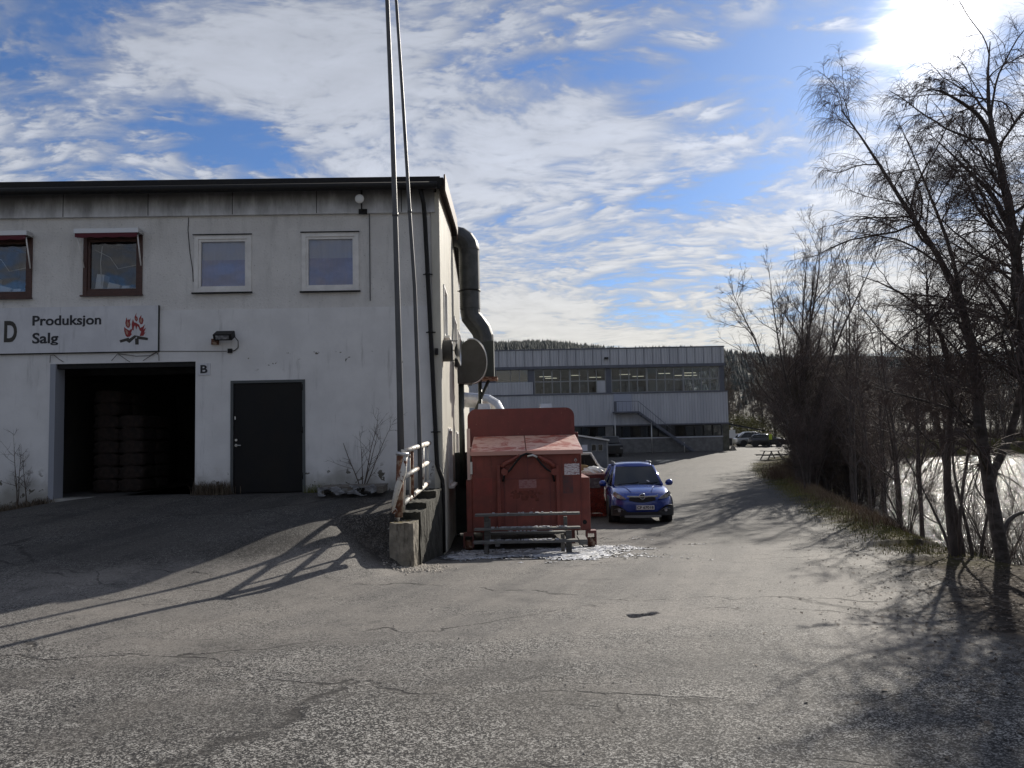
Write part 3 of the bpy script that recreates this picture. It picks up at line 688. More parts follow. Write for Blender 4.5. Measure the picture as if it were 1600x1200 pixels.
for h in sw:
    y0, y1, z0_, z1_ = h
    f = MB()
    f.box(-.02,.075,y0,y0+.05,z0_,z1_).box(-.02,.075,y1-.05,y1,z0_,z1_).box(-.02,.075,y0+.05,y1-.05,z0_,z0_+.05).box(-.02,.075,y0+.05,y1-.05,z1_-.05,z1_)
    fo = f.build('side_window', M_whitef, bld)
    box('pane', .0,.012,y0+.05,y1-.05,z0_+.05,z1_-.05, M_glassd, fo)
    box('blind', -.10,-.08,y0,y1,z0_,z1_, M_dark, fo)
    box('sill', .05,.17,y0-.04,y1+.04,z0_-.05,z0_-.002, M_whitef, fo)
# corner trim, back volume, interior
box('corner_trim', -.10, .056, -.03, -.0125, -1.5, eave-.1, M_sid, bld)
box('rear_wall', UL, .0, RD-.05, RD+.2, -1.6, eave+.02, M_upper, bld)
i = MB()
i.box(UL+.1, -.1, .30, 7.0, -.30, 0.0)
i.build('garage_floor', mat('garage_concrete_floor', (.10,.095,.09), .8, col2=(.05,.05,.05), nscale=3), bld)
i = MB(); i.box(UL+.1,-.1,7.0,7.1,0,3.0); i.box(gar[1]+1.4,gar[1]+1.5,.30,7.0,0,2.9); i.box(gar[0]-.65,gar[0]-.55,.30,7.0,0,2.9)
i.build('garage_inner_wall', M_intwall, bld)
i = MB(); i.box(UL+.1,-.1,.305,7.0,2.9,3.0); i.box(gar[0]-.3,gar[1]+.3,.9,1.2,2.35,2.9); i.build('garage_ceiling', M_dark, bld)
# light grey jamb on the left of the bay
box('jamb', gar[0], gar[0]+.10, -.03, .28, -.02, gar[3], mat('grey_jamb', (.30,.32,.37), .7), bld)
tr = MB(); tr.box(gar[0]+.10, gar[1], .02, .14, gar[3]-.09, gar[3]-.001); tr.build('lintel', M_black, bld)
# back doors in the garage
bd = MB(); bd.box(gar[0]+1.3,gar[0]+2.3,6.93,6.99,0,2.0); bd.box(gar[0]+2.35,gar[0]+3.3,6.93,6.99,0,2.0); bd.build('inner_door', mat('dull_door', (.34,.32,.28), .8), bld)
# step joint between lower and upper plaster, conduit
box('conduit', P(578,400)[0]-.008, P(578,400)[0]+.008, -.02, -.002, P(578,470)[1], zcor, M_pole, bld)
# windows
def facade_window(h, fm, cur, awn=False, dk=False):
    u0,u1,z0_,z1_ = h; w_ = .075
    f = MB(); f.box(u0,u0+w_,-.03,.08,z0_,z1_).box(u1-w_,u1,-.03,.08,z0_,z1_).box(u0+w_,u1-w_,-.03,.08,z0_,z0_+w_).box(u0+w_,u1-w_,-.03,.08,z1_-w_,z1_)
    a_ = w_; b_ = w_+.045
    f.box(u0+a_,u0+b_,-.01,.06,z0_+a_,z1_-a_).box(u1-b_,u1-a_,-.01,.06,z0_+a_,z1_-a_).box(u0+b_,u1-b_,-.01,.06,z0_+a_,z0_+b_).box(u0+b_,u1-b_,-.01,.06,z1_-b_,z1_-a_)
    fo = f.build('window', fm, bld, bevel=.004)
    box('pane', u0+b_,u1-b_,.02,.028,z0_+b_,z1_-b_, M_glass, fo)
    MB().box(u0-.03,u1+.03,-.075,-.0305,z0_-.03,z0_-.003).build('sill', M_brownf if dk else M_black, fo); MB().box(u0-.02,u1+.02,-.06,-.0305,z1_+.002,z1_+.018).build('drip_strip', M_black, fo)
    if cur:
        c_ = MB(); n = 22
        zc = z0_+b_+(z1_-z0_-2*b_)*.60
        for q in range(n):
            xa = u0+b_+(u1-u0-2*b_)*q/n; xb = u0+b_+(u1-u0-2*b_)*(q+1)/n
            ya = .055+.006*math.sin(q*1.7); yb = .055+.006*math.sin((q+1)*1.7)
            c_.face([(xa,ya,z0_+.1),(xb,yb,z0_+.1),(xb,yb,zc),(xa,ya,zc)], 0, True); c_.face([(xa,ya+.01,zc),(xb,yb+.01,zc),(xb,yb+.01,z1_-.08),(xa,ya+.01,z1_-.08)], 1, True)
        c_.build('curtain', [M_curtain, M_curtain2], fo)
        box('backing', u0,u1,.11,.13,z0_,z1_, M_dark, fo)
    else:
        r_ = MB(); r_.box(u0-.1,u1+.1,1.5,1.55,z0_-.3,z1_+.1); r_.box(u0-.12,u0-.1,.31,1.5,z0_-.3,z1_+.1); r_.box(u1+.1,u1+.12,.31,1.5,z0_-.3,z1_+.1); r_.box(u0-.1,u1+.1,.31,1.5,z0_-.35,z0_-.3)
        r_.build('room', mat('office_room', (.26,.28,.32), .9, col2=(.14,.15,.17), nscale=2), fo)
        v_ = MB()
        v_.box(u0+.14,u1-.14,.10,.13,z0_+.125,z0_+.15); v_.box(u0+.18,u0+.32,.10,.3,z0_+.12,z0_+.42,rot=(0,.12,0)); v_.box(u0+.4,u0+.62,.10,.3,z0_+.12,z0_+.24,rot=(0,.25,0)); v_.box(u0+.65,u0+.8,.12,.3,z0_+.12,z0_+.2)
        v_.tube([(u0+.16,.08,z1_-.25),(u0+.45,.08,z1_-.4),(u0+.6,.08,z1_-.62),(u1-.13,.08,z1_-.55)], .006, 5); v_.tube([(u0+.3,.08,z1_-.18),(u0+.27,.08,z1_-.5),(u0+.3,.08,z0_+.2)], .008, 5)
        v_.build('window_shelf', mat('window_clutter', (.75,.76,.74), .6), fo)
    if awn:
        a2 = MB()
        a2.box(u0-.07,u1+.02,-.24,-.04,z1_-.01,z1_+.075, m=0)
        n = 28; zt = z1_-.012; ring = []
        for q in range(n):
            xa = u0-.05+(u1-u0+.05)*q/n; xb = u0-.05+(u1-u0+.05)*(q+1)/n
            za = zt-.07-.018*abs(math.sin(q*PI/7)); zb = zt-.07-.018*abs(math.sin((q+1)*PI/7))
            a2.face([(xa,-.235,za),(xb,-.235,zb),(xb,-.235,zt),(xa,-.235,zt)], 1); a2.face([(xa,-.228,za),(xb,-.228,zb),(xb,-.228,zt),(xa,-.228,zt)], 1)
        a2.tube([(u0-.02,-.2,z1_-.08),(u0+.03,-.05,z1_-.62)], .013, 6, m=2); a2.tube([(u1-.01,-.2,z1_-.05),(u1-.01,-.05,z1_-.60)], .013, 6, m=2)
        a2.build('awning', [M_alu, M_awn, M_whitef], bld)
facade_window(W3, M_whitef, True); facade_window(W4, M_whitef, True)
facade_window(W2, M_brownf, False, True, True); facade_window(W1, M_brownf, False, True, True); facade_window(W0, M_brownf, False, True, True)
# steel door
df = MB(); u0,u1,_,z1_ = dor
df.box(u0,u0+.05,-.03,.10,-.01,z1_).box(u1-.05,u1,-.03,.10,-.01,z1_).box(u0+.05,u1-.05,-.03,.10,z1_-.05,z1_)
df.build('door_frame', M_doorf, bld)
dd = box('door', u0+.055,u1-.055,.0,.05,.015,z1_-.055, M_door, bld, bevel=.004)
hh_ = MB(); hx_ = u0+.10; zh = P(372,696)[1]
hh_.tube([(hx_,-.0,zh),(hx_,-.05,zh)], .012, 8).tube([(hx_,-.05,zh),(hx_+.10,-.05,zh)], .010, 8).tube([(hx_,.0,zh+.0),(hx_,-.012,zh)], .026, 12)
hh_.build('handle', M_steel, dd)
MB().tube([(hx_,.0,zh+.10),(hx_,-.015,zh+.10)], .022, 12).build('lock', M_steel, dd)
MB().box(hx_-.03,hx_-.01,-.008,0,zh+.48,zh+.54).build('plate', M_steel, dd)
for q in (.25, 1.1, 1.9): MB().tube([(u1-.052,-.034,q),(u1-.052,-.034,q+.12)], .012, 8).build('hinge', M_black, dd)
# downpipe
dpp = [P(655,288,-.38),P(662,318,-.2),P(664,345,-.09),P(672,500,-.09),P(683,725,-.09)]
ys = [-.34,-.2,-.10,-.10,-.10]
pts = [(q[0],y_,q[1]) for q,y_ in zip(dpp, ys)]
pts += [(pts[-1][0]+.03,-.10,pts[-1][2]-.10),(pts[-1][0]+.10,-.12,pts[-1][2]-.30),(pts[-1][0]+.10,-.12,-1.15)]
dpm = MB().tube(pts, .042, 10)
for q in (P(669,430)[1], P(674,520)[1], P(680,675)[1]):
    u_ = np.interp(q, [pts[4][2], pts[3][2], pts[2][2]], [pts[4][0], pts[3][0], pts[2][0]])
    dpm.tube([(u_,-.10,q-.015),(u_,-.10,q+.015)], .052, 10).box(u_-.09,u_+.09,-.075,-.05,q-.01,q+.01)
dpm.build('downpipe', M_black, bld)
# lower annex behind
box('annex_wall', -6, .02, RD+.21, RD+8.5, -1.6, 3.1, M_sid, bld)
box('annex_roof', -6.2, .15, RD+.21, RD+8.7, 3.1, 3.25, M_roof, bld)

# signs on the facade
sg0, sg1 = P(-75,515)[0], P(249,515)[0]; sz1 = P(120,480)[1]; sz0 = P(120,551)[1]
sgn = empty('shop_sign', FB.o + FB.u*((sg0+sg1)/2) + Vector((0,0,sz0)), YAW, 'long white sign board with a red campfire emblem above the open garage bay', 'sign')
su = (sg0+sg1)/2
def SP(px, py): q = P(px, py, -.05); return q[0]-su, q[1]-sz0
H = sz1-sz0; sj = SP(94,515)[0]
box('board', sg0-su, sj-.002, -.055, -.014, 0, H, M_sign, sgn); box('board', sj+.002, sg1-su, -.055, -.014, 0, H, M_sign, sgn)
MB().box(sg0-su, sg1-su+.01, -.06, -.014, -.02, -.001).box(sg1-su+.001, sg1-su+.012, -.06, -.014, -.001, H).build('trim', M_black, sgn)
def Z5(x_, y_): return SP(x_/6.154, 480 + y_/6.154)
def tx(s_, x0,x1,y0,y1, name='lettering', m=M_ink, off=.022):
    a_ = Z5(x0, y1); b_ = Z5(x1, y0); text_mesh(name, s_, a_[0], b_[0], a_[1], b_[1], -.058, m, sgn, off, .003, True)
tx('D', 40,168,131,333, m=M_brownink, off=.03); tx('Produksjon', 314,976,72,176); tx('Salg', 312,564,243,348)
SHP = {'r': [[(1218,98),(1206,150),(1212,180),(1228,200),(1245,195),(1256,170),(1250,140),(1258,108),(1240,125),(1236,112),(1228,130)],
 [(1195,190),(1196,230),(1210,275),(1225,288),(1250,283),(1268,262),(1262,245),(1275,215),(1262,210),(1245,225),(1228,215),(1212,205)],
 [(1280,115),(1268,160),(1272,215),(1285,225),(1290,190),(1300,175),(1312,215),(1322,180),(1335,195),(1345,225),(1360,235),(1350,260),(1345,278),(1380,275),(1400,240),(1385,245),(1405,198),(1380,215),(1395,165),(1372,190),(1350,200),(1340,170),(1310,150),(1290,145)],
 [(1315,52),(1295,95),(1298,120),(1312,140),(1328,120),(1322,95),(1310,85)],
 [(1360,75),(1338,110),(1340,145),(1355,165),(1372,160),(1382,130),(1375,100),(1362,110)]],
 't': [[(1222,140),(1218,170),(1230,188),(1242,180),(1246,150),(1236,150),(1230,130)],[(1208,215),(1212,250),(1228,270),(1236,245),(1225,225)],[(1310,98),(1303,112),(1312,128),(1319,115)],[(1358,105),(1346,125),(1350,148),(1364,152),(1371,130),(1366,115)]],
 'l': [[(1150,318),(1240,292),(1245,318),(1160,342)],[(1215,325),(1295,270),(1325,275),(1245,345)],[(1320,275),(1425,295),(1422,318),(1318,305)],[(1300,300),(1335,300),(1335,360),(1302,360)]]}
lg = MB()
for key, yy_, mi in (('r',-.0575,0),('t',-.0590,1),('l',-.0580,2)):
    for k_, poly in enumerate(SHP[key]):
        lg.prism([Z5(*q) for q in poly], 'y', yy_-.0003*k_, -.0552, m=mi)
lg.build('emblem', [M_red, M_tan, M_brownink], sgn)
bs = P(310,568), P(329,586)
bsn = empty('letter_sign', FB.o + FB.u*bs[0][0] + Vector((0,0,bs[1][1])), YAW, 'small square white sign with a black letter B beside the garage bay', 'sign')
bw, bh = bs[1][0]-bs[0][0], bs[0][1]-bs[1][1]
box('board', 0,bw,-.03,-.0125,0,bh, M_sign, bsn); text_mesh('lettering', 'B', bw*.22,bw*.80,bh*.15,bh*.85,-.032, M_ink, bsn, .03, .002)
# floodlight and its cable
fq = P(357,527)
fl_ = empty('floodlight', FB.o + FB.u*fq[0] + Vector((0,0,fq[1])), YAW, 'small black floodlight on a bracket on the white wall, right of the long sign', 'floodlight')
MB().box(-.17,.17,-.34,-.12,-.06,.06, rot=(.45,0,0)).build('housing', M_black, fl_, bevel=.01)
MB().box(-.12,.12,-.345,-.335,-.035,.04, rot=(.45,0,0), piv=(0,-.23,0)).build('lens', M_head, fl_)
MB().box(-.20,-.17,-.25,-.013,-.10,-.06).box(-.30,-.17,-.06,-.013,-.14,-.03).build('bracket', M_rust, fl_)
MB().tube([(.17,-.15,-.02),(.20,-.06,-.08),(.19,-.03,-.20),(.12,-.025,-.26),(.04,-.025,-.26)], .008, 6).box(-.0,.08,-.05,-.013,-.30,-.22).build('cable', M_black, fl_)
cb_ = MB(); pp = [P(248,549),P(300,549),P(355,549)]; cb_.tube([(q[0],-.022,q[1]) for q in pp], .005, 5); cc = [(295,340),(294,360),(297,395),(301,420),(302,440)]
o_ = cb_.build('wall_cable', M_black); o_.location = FB.o; o_.rotation_euler = (0,0,YAW); tag(o_, 'thin black cable running along the white wall under the floodlight', 'cable')
cb_ = MB(); cb_.tube([(P(*q)[0],-.008,P(*q)[1]) for q in cc], .006, 5); o_ = cb_.build('wall_cable', M_black); o_.location = FB.o; o_.rotation_euler = (0,0,YAW); tag(o_, 'thin loose cable hanging down from the cornice beside a white window', 'cable')
# dry vine over the garage bay
vn = MB()
for seq in ([(80,567),(81,556),(86,555),(95,562),(101,566)], [(176,564),(186,553),(200,563),(205,566)], [(186,553),(215,557),(235,556),(246,551),(249,553)], [(225,564),(238,556),(246,551),(250,556),(250,564)]):
    vn.tube([(P(*q)[0],-.04-.01*(k_%2),P(*q)[1]) for k_,q in enumerate(seq)], .006, 5)
o_ = vn.build('dry_vine', M_bark); o_.location = FB.o; o_.rotation_euler = (0,0,YAW); tag(o_, 'thin dry vine stems sagging between the sign and the garage bay', 'vine')
# round antenna under the eave
aq = P(562,311,-.25)
an = empty('wireless_antenna', FB.o + FB.u*aq[0] + Vector((0,0,aq[1])), YAW, 'small round white antenna on a short mast under the roof edge', 'antenna')
mb = MB(); mb.tube([(0,-.24,0),(0,-.28,0),(0,-.30,0)], [.085,.085,.04], 20); mb.build('dish', M_whiteplas, an, bevel=.008)
MB().tube([(.03,-.22,-.22),(.03,-.22,.24)], .014, 8).tube([(.03,-.22,-.18),(.03,-.08,-.18)], .012, 8).box(-.05,.11,-.09,-.07,-.24,-.14).build('mast', M_black, an)
cq = P(682,549,-.1)
mb = MB(); mb.box(cq[0]-.035,cq[0]+.03,-.11,-.031,cq[1]-.06,cq[1]+.06); o_ = mb.build('light_sensor', M_black, bevel=.01); o_.location = FB.o; o_.rotation_euler = (0,0,YAW); tag(o_, 'small black sensor box on the building corner beside the downpipe', 'sensor')
# small wall vent with cone cap
vq = FB.side(693,543,0.06)
ve = empty('wall_vent', FB.o + FB.u*.05 + FB.n*.55 + Vector((0,0,P(690,543)[1]*1.0)), YAW, 'small dark round vent with a cone cap sticking out of the side wall', 'vent')
MB().tube([(0.0,0,0),(.17,0,0)], .215, 24, cap=False).tube([(.0,0,0),(.02,0,0)], .2, 24).build('duct', M_fan, ve)
MB().tube([(.22,0,0),(.34,0,0),(.345,0,0)], [.03,.30,.30], 24, cap=False).build('cone_cap', M_ductb, ve)
for q in ([(.0,0,.19),(.33,0,.19)], [(.0,0,-.19),(.33,0,-.19)], [(0,-.15,0),(.25,-.05,0)]): MB().tube(q, .010, 6).build('stay_rod', M_black, ve)

# big exhaust duct
DY = 19.5
def D3(px, py, y_=DY): q = at(px, py, y_); return q
dr = .262
du = empty('exhaust_duct', (D3(733,430).x, DY, g1z(-1,DY)), 0, 'thick dark galvanised exhaust duct curving down along the side wall', 'duct')
def rel(v, o): return tuple(Vector(v) - Vector(o.location))
c0 = D3(733,400); X0 = c0.x
zt_ = D3(733,372).z
el_ = MB()
pts = [(X0-.62,DY,zt_+.04),(X0-.36,DY,zt_+.05)] + [(X0-.36+.36*math.sin(q), DY, zt_-.32+.37*math.cos(q)) for q in (.4,.8,1.2,1.5)] + [(X0,DY,zt_-.32)]
el_.tube([rel(q,du) for q in pts], dr*1.02, 20, smooth=False); el_.build('elbow', M_duct, du)
zb1 = D3(733,484).z; n = 60; vz = np.linspace(zt_-.32, zb1, n)
MB().tube([rel((X0,DY,q),du) for q in vz], [dr*(.97 if k_%2 else 1.04) for k_ in range(n)], 24, cap=False).build('riser', M_duct, du)
pts = [(X0,DY,zb1)] + [tuple(D3(*q)) for q in ((736,495),(744,505),(752,516),(755.5,526),(756,536))]
MB().tube([rel(q,du) for q in pts], dr, 20, smooth=False).build('elbow', M_duct, du)
MB().tube([rel((X0,DY,q),du) for q in (D3(733,455).z+.02, D3(733,455).z-.02)], dr*1.07, 20).tube([rel((X0-.3,DY-.2,D3(733,457).z),du),rel((X0+.25,DY-.27,D3(733,455).z),du)], .012, 6).build('clamp', M_black, du)
fb = D3(764,560)
fbx = empty('filter_box', (fb.x, DY+.1, g1z(fb.x,DY)), 0, 'dark green-grey metal box under the exhaust duct', 'filter box')
x0b, x1b = D3(747,560).x, D3(772,560).x; zT, zB = D3(760,534).z, D3(760,590).z
box('casing', x0b-fb.x, x1b-fb.x, -.35, .35, zB-fbx.location.z, zT-fbx.location.z, M_green, fbx, bevel=.01)
box('ledge', x0b-fb.x-.1, x1b-fb.x+.08, -.42, .42, zB-fbx.location.z-.06, zB-fbx.location.z-.001, M_rust, fbx)
MB().tube([(-.25,0,0),(-.25,0,zB-fbx.location.z-.06)], .05, 8).tube([(-.02,.0,zB-fbx.location.z-.06),(-.5,0,zB-fbx.location.z-1.1)], .04, 8).build('support_leg', M_green, fbx)
# fan housing
FY = 18.3
fc = D3(737,565,FY); rf_ = 38*FY/F*.96
fh_ = empty('fan_housing', (fc.x, FY, fc.z), 0, 'large dark rounded fan housing mounted on the side wall beneath the big duct', 'fan')
poly = [(math.cos(q)*rf_*.62+ (rf_*.0), math.sin(q)*rf_) for q in np.linspace(PI, 0, 14)]
poly = []
for q in np.linspace(PI, -PI/2, 30): poly.append((math.cos(q)*rf_*.64, math.sin(q)*rf_*(.98 if math.sin(q)>0 else .92)))
poly += [(-rf_*.62, -rf_*.95)]
mb = MB().prism(poly, 'y', 0, .5); o_ = mb.build('housing', M_fan, fh_, bevel=.025)
rim = [(q[0]*1.02, -.004, q[1]*1.02) for q in poly[8:-1]]
MB().tube(rim, .014, 6).build('rim', M_ductb, fh_)
MB().box(-rf_*.75,-rf_*.3,.1,.4,-.1,.1).build('wall_bracket', M_fan, fh_)
MB().tube([(-.28,.25,-rf_*.9),(-.28,.25,-3.0)], .07, 8).build('support_leg', M_green, fh_)
cab = empty('added_cabinet', (-1.22, 18.9, g1z(-1.2,18.9)), YAW, 'added dark cabinet closing off the narrow gap between the compactor and the side wall', 'cabinet')  # added so that the sunlit gap beside the compactor reads dark
box('body', -.22,.22,-.2,.3,.1,2.05, M_green, cab, bevel=.01); box('door', -.18,.18,-.215,-.2005,.3,1.9, M_fan, cab); MB().box(-.2,-.14,-.15,.2,-.05,.099).build('foot', M_black, cab); MB().box(.14,.2,-.15,.2,-.05,.099).build('foot', M_black, cab)
# bright lower duct
BY = 24.0
b0 = D3(733,628,BY); 
bdk = empty('bright_duct', (D3(760,628,BY).x, BY, g1z(-.8,BY)), 0, 'bright shiny silver duct bending down behind the red compactor', 'duct')
pts = [D3(x_,y_,BY) for x_,y_ in ((716,624),(745,626),(762,628),(772,634),(779,645),(782,700))]
MB().tube([rel(q,bdk) for q in pts], .235, 16, smooth=False).build('pipe', M_ductb, bdk)
for px_, nm in ((757,'square cowl'),(853,'cowl')):
    q = D3(px_, 650, 17.6); o_ = MB()
    w_ = .17
    for k_ in (0,):
        o_.loft([[(-w_,-w_,0),(w_,-w_,0),(w_,w_,0),(-w_,w_,0)],[(-w_*.75,-w_*.75,.30),(w_*.75,-w_*.75,.30),(w_*.75,w_*.75,.30),(-w_*.75,w_*.75,.30)]], smooth=False)
    o_ = o_.build('vent_cowl', M_ductb); o_.location = (q.x, 17.6, q.z-.02); o_.location.z = D3(px_,631,17.6).z-.30
    tag(o_, 'small tapered metal cowl showing over the left of the compactor backplate' if px_ < 800 else 'small tapered metal cowl showing over the right of the compactor backplate', 'vent')

# ------------------------------------------------------------------ retaining wall, railing, flagpoles
rw = empty('retaining_wall', (-1.72, 11.62, g1z(-1.2,11.62)-.02), -R_(3.5)*-1*-1, 'weathered stepped concrete retaining wall beside the ramp, under the rusty railing', 'wall')
z0w = rw.location.z; L = 2.75
rw.rotation_euler = (0,0,-R_(4.0))
secs = [(0,.45,.38-z0w),(.45,1.0,.50-z0w),(1.0,1.9,.60-z0w),(1.9,L,.72-z0w)]
rr_ = random.Random(5)
for k_, (a_, b_, h_) in enumerate(secs):
    m_ = bmesh.new(); bmesh.ops.create_cube(m_, size=1)
    bmesh.ops.scale(m_, vec=(.36 if k_ == 0 else .33, b_-a_-.004, h_+.5), verts=m_.verts); bmesh.ops.translate(m_, vec=(.0 if k_ == 0 else .04, (a_+b_)/2, (h_+.5)/2-.5), verts=m_.verts)
    bmesh.ops.subdivide_edges(m_, edges=m_.edges, cuts=7, use_grid_fill=True)
    for v in m_.verts:
        v.co.x += rr_.uniform(-.012,.012); v.co.z += rr_.uniform(-.012,.012) if v.co.z > h_-.05 else 0; v.co.y += rr_.uniform(-.008,.008)*(1 if a_+.01 < v.co.y < b_-.01 or k_ == 0 else 0)
    me = bpy.data.meshes.new('wall_block'); m_.to_mesh(me); m_.free(); me.materials.append(M_conc if k_ < 1 else M_wallshade); link('wall_block', me, rw)
rl = empty('railing', (-1.75, 11.7, g1z(-1.2,11.7)), 0, 'rusty white-painted tube railing on top of the concrete retaining wall', 'railing')
def RL(px, py, y_): return rel(at(px, py, y_), rl)
yn, yf = 11.45, 14.15
def railp(pa, pb, y0=yn, y1=yf): return [RL(*pa, y0), tuple((Vector(RL(*pa,y0))+Vector(RL(*pb,y1)))/2), RL(*pb, y1)]
MB().tube(railp((628,706),(671,692)), .040, 10).build('top_rail', M_railw, rl)
MB().tube(railp((628,747),(671,721)), .038, 10).build('middle_rail', M_railw, rl)
MB().tube(railp((616,799),(671,752)), .042, 10).build('lower_rail', M_railw, rl)
for (pt, pb, y_, r_, m_) in (((626,706),(623,808),11.52,.060,M_rust),((632,712),(631,800),11.9,.02,M_railw),((643,700),(644,776),12.6,.034,M_rust),((640,704),(641,782),12.45,.012,M_railw),((660,694),(660,768),13.5,.034,M_railw),((668,692),(668,765),14.0,.026,M_railw)):
    MB().tube([RL(*pt, y_), RL(*pb, y_)], r_, 8).build('post', m_, rl)
MB().tube([RL(634,710,11.42),RL(630,738,11.36),RL(622,760,11.34),RL(613,797,11.32)], [.03,.05,.05,.03], 8).build('bent_brace', M_railw, rl)
MB().tube([RL(619,708,11.4),RL(638,711,11.4)], .03, 8).build('clamp', M_alu, rl)
# plastic strip hanging on the wall
def pole(pts, ys, r0, r1, label, joint):
    P0 = [at(px, py, y_) for (px, py), y_ in zip(pts, ys)]
    d_ = (P0[0]-P0[1]).normalized(); P0.insert(0, P0[0] + d_*2.2)
    e = empty('flagpole', P0[-1], 0, label, 'flagpole')
    n = len(P0); rs = [r1 + (r0-r1)*k_/(n-1) for k_ in range(n)]
    MB().tube([rel(q, e) for q in P0], rs, 12).build('shaft', M_pole, e)
    j = P0[joint]; MB().tube([rel(j+Vector((0,0,.03)), e), rel(j-Vector((0,0,.03)), e)], rs[joint]*1.18, 12).build('collar', M_pole, e)
    return e
p1 = pole([(605,0),(612,170),(617.5,335),(622,500),(625,620),(626.5,708)], [11.5]*6, .052, .029, 'thicker grey metal flagpole, left of the two poles rising from the railing', 3)
p2 = pole([(619,0),(629,150),(640,330),(648,450),(653,600),(655.5,690),(657,765)], [12.9]*7, .040, .024, 'thinner slightly bent grey flagpole, right of the two poles rising from the railing', 3)

# ------------------------------------------------------------------ pallet, saplings, weeds near the facade
pc = at(552, 774, 13.55)
pe = empty('wooden_pallet', (pc.x, 13.6, g1z(pc.x,13.6)), R_(3), 'weathered wooden pallet wrapped in torn plastic lying against the white wall', 'pallet')
mb = MB()
for k_ in range(6): mb.box(-.56,.56,-.38+k_*.14,-.28+k_*.14,.125,.145)
mb.build('deck', M_woodp, pe)
for k_ in (-.5,0,.5):
    MB().box(k_-.05,k_+.05,-.38,.40,.025,.123).build('block', M_woodp, pe)
m_ = bmesh.new(); bmesh.ops.create_grid(m_, x_segments=30, y_segments=16, size=1)
for v in m_.verts:
    u_, w_ = v.co.x, v.co.y
    v.co = Vector((-.05+u_*.50, -.40-.02*rr_.random()-.0*w_, .085+w_*.075+.02*math.sin(u_*9))) if True else v.co
for f_ in list(m_.faces):
    c_ = f_.calc_center_median()
    if math.sin(c_.x*21)+math.sin(c_.x*9+c_.z*40) < -.1: m_.faces.remove(f_)
me = bpy.data.meshes.new('plastic_wrap'); m_.to_mesh(me); m_.free(); me.materials.append(M_plastic); link('plastic_wrap', me, pe)
# snagging ends: tree engine ---------------------------------------------------------------
def unit(a): return a/np.maximum(np.linalg.norm(a, axis=-1, keepdims=True), 1e-9)
def simulate(rg, S, D, Ln, R, nseg, wander, grav, taper=.25):
    B = len(S); Pn = np.zeros((B, nseg+1, 3)); Pn[:,0] = S; d = unit(D.copy())
    for k_ in range(nseg):
        d = unit(d + rg.normal(0, wander, (B,3)) + np.array([0,0,grav]))
        Pn[:,k_+1] = Pn[:,k_] + d*(Ln/nseg)[:,None]
    Rr = R[:,None]*np.linspace(1, taper, nseg+1)[None]
    return Pn, Rr
def spawn(rg, Pn, Rr, m, t0, t1, a0, a1, lf, rfac, rmin, up=0.0, lenp=None):
    B, n, _ = Pn.shape; t_ = rg.uniform(t0, t1, (B, m))*(n-1); i0 = np.minimum(t_.astype(int), n-2); fr_ = (t_-i0)[...,None]
    bi = np.arange(B)[:,None]
    S = Pn[bi,i0]*(1-fr_) + Pn[bi,i0+1]*fr_; tan = unit(Pn[bi,i0+1]-Pn[bi,i0]); Rp = Rr[bi,i0]
    rv = unit(rg.normal(0,1,(B,m,3)) + np.array([0,0,up])); side = unit(rv - (rv*tan).sum(-1,keepdims=True)*tan)
    ang = rg.uniform(a0,a1,(B,m))[...,None]; D = tan*np.cos(ang) + side*np.sin(ang)
    if lenp is None: lenp = np.linalg.norm(np.diff(Pn,axis=1),axis=-1).sum(1)
    Ln = lenp[:,None]*lf*rg.uniform(.55,1.25,(B,m))*(1.15-.65*t_/(n-1))
    R = np.maximum(np.minimum(Rp*rfac, (Ln.reshape(B,m) if Ln.ndim == 1 else Ln)*.0125), rmin)
    return S.reshape(-1,3), D.reshape(-1,3), Ln.ravel(), R.ravel()
def tubes(groups):
    Vs, Qs, b = [], [], 0
    for Pn, Rr, s_ in groups:
        B, n, _ = Pn.shape; tan = unit(np.gradient(Pn, axis=1)); ref = np.where(np.abs(tan[:,:1,2:3]) > .9, np.array([1.,0,0]), np.array([0,0,1.]))
        ref = np.broadcast_to(ref, tan.shape); A = unit(np.cross(tan, ref)); C = np.cross(A, tan)
        q = np.arange(s_)/s_*2*PI
        ring = Pn[:,:,None] + (A[:,:,None]*np.cos(q)[None,None,:,None] + C[:,:,None]*np.sin(q)[None,None,:,None])*Rr[:,:,None,None]
        Vs.append(ring.reshape(-1,3))
        bb = np.arange(B)[:,None,None]*n*s_; ii_ = np.arange(n-1)[None,:,None]*s_; jj_ = np.arange(s_)[None,None]; j2 = (jj_+1)%s_
        Q_ = np.stack([bb+ii_+jj_, bb+ii_+j2, bb+ii_+s_+j2, bb+ii_+s_+jj_], -1).reshape(-1,4) + b
        Qs.append(Q_); b += B*n*s_
    return np.concatenate(Vs), np.concatenate(Qs)
def resample(pts, n):
    pts = np.array(pts, float); s_ = np.concatenate([[0], np.cumsum(np.linalg.norm(np.diff(pts,axis=0),axis=1))]); q = np.linspace(0, s_[-1], n)
    # smooth a little
    o_ = np.stack([np.interp(q, s_, pts[:,k_]) for k_ in range(3)], 1)
    for _ in range(2): o_[1:-1] = (o_[:-2]+2*o_[1:-1]+o_[2:])/4
    return o_
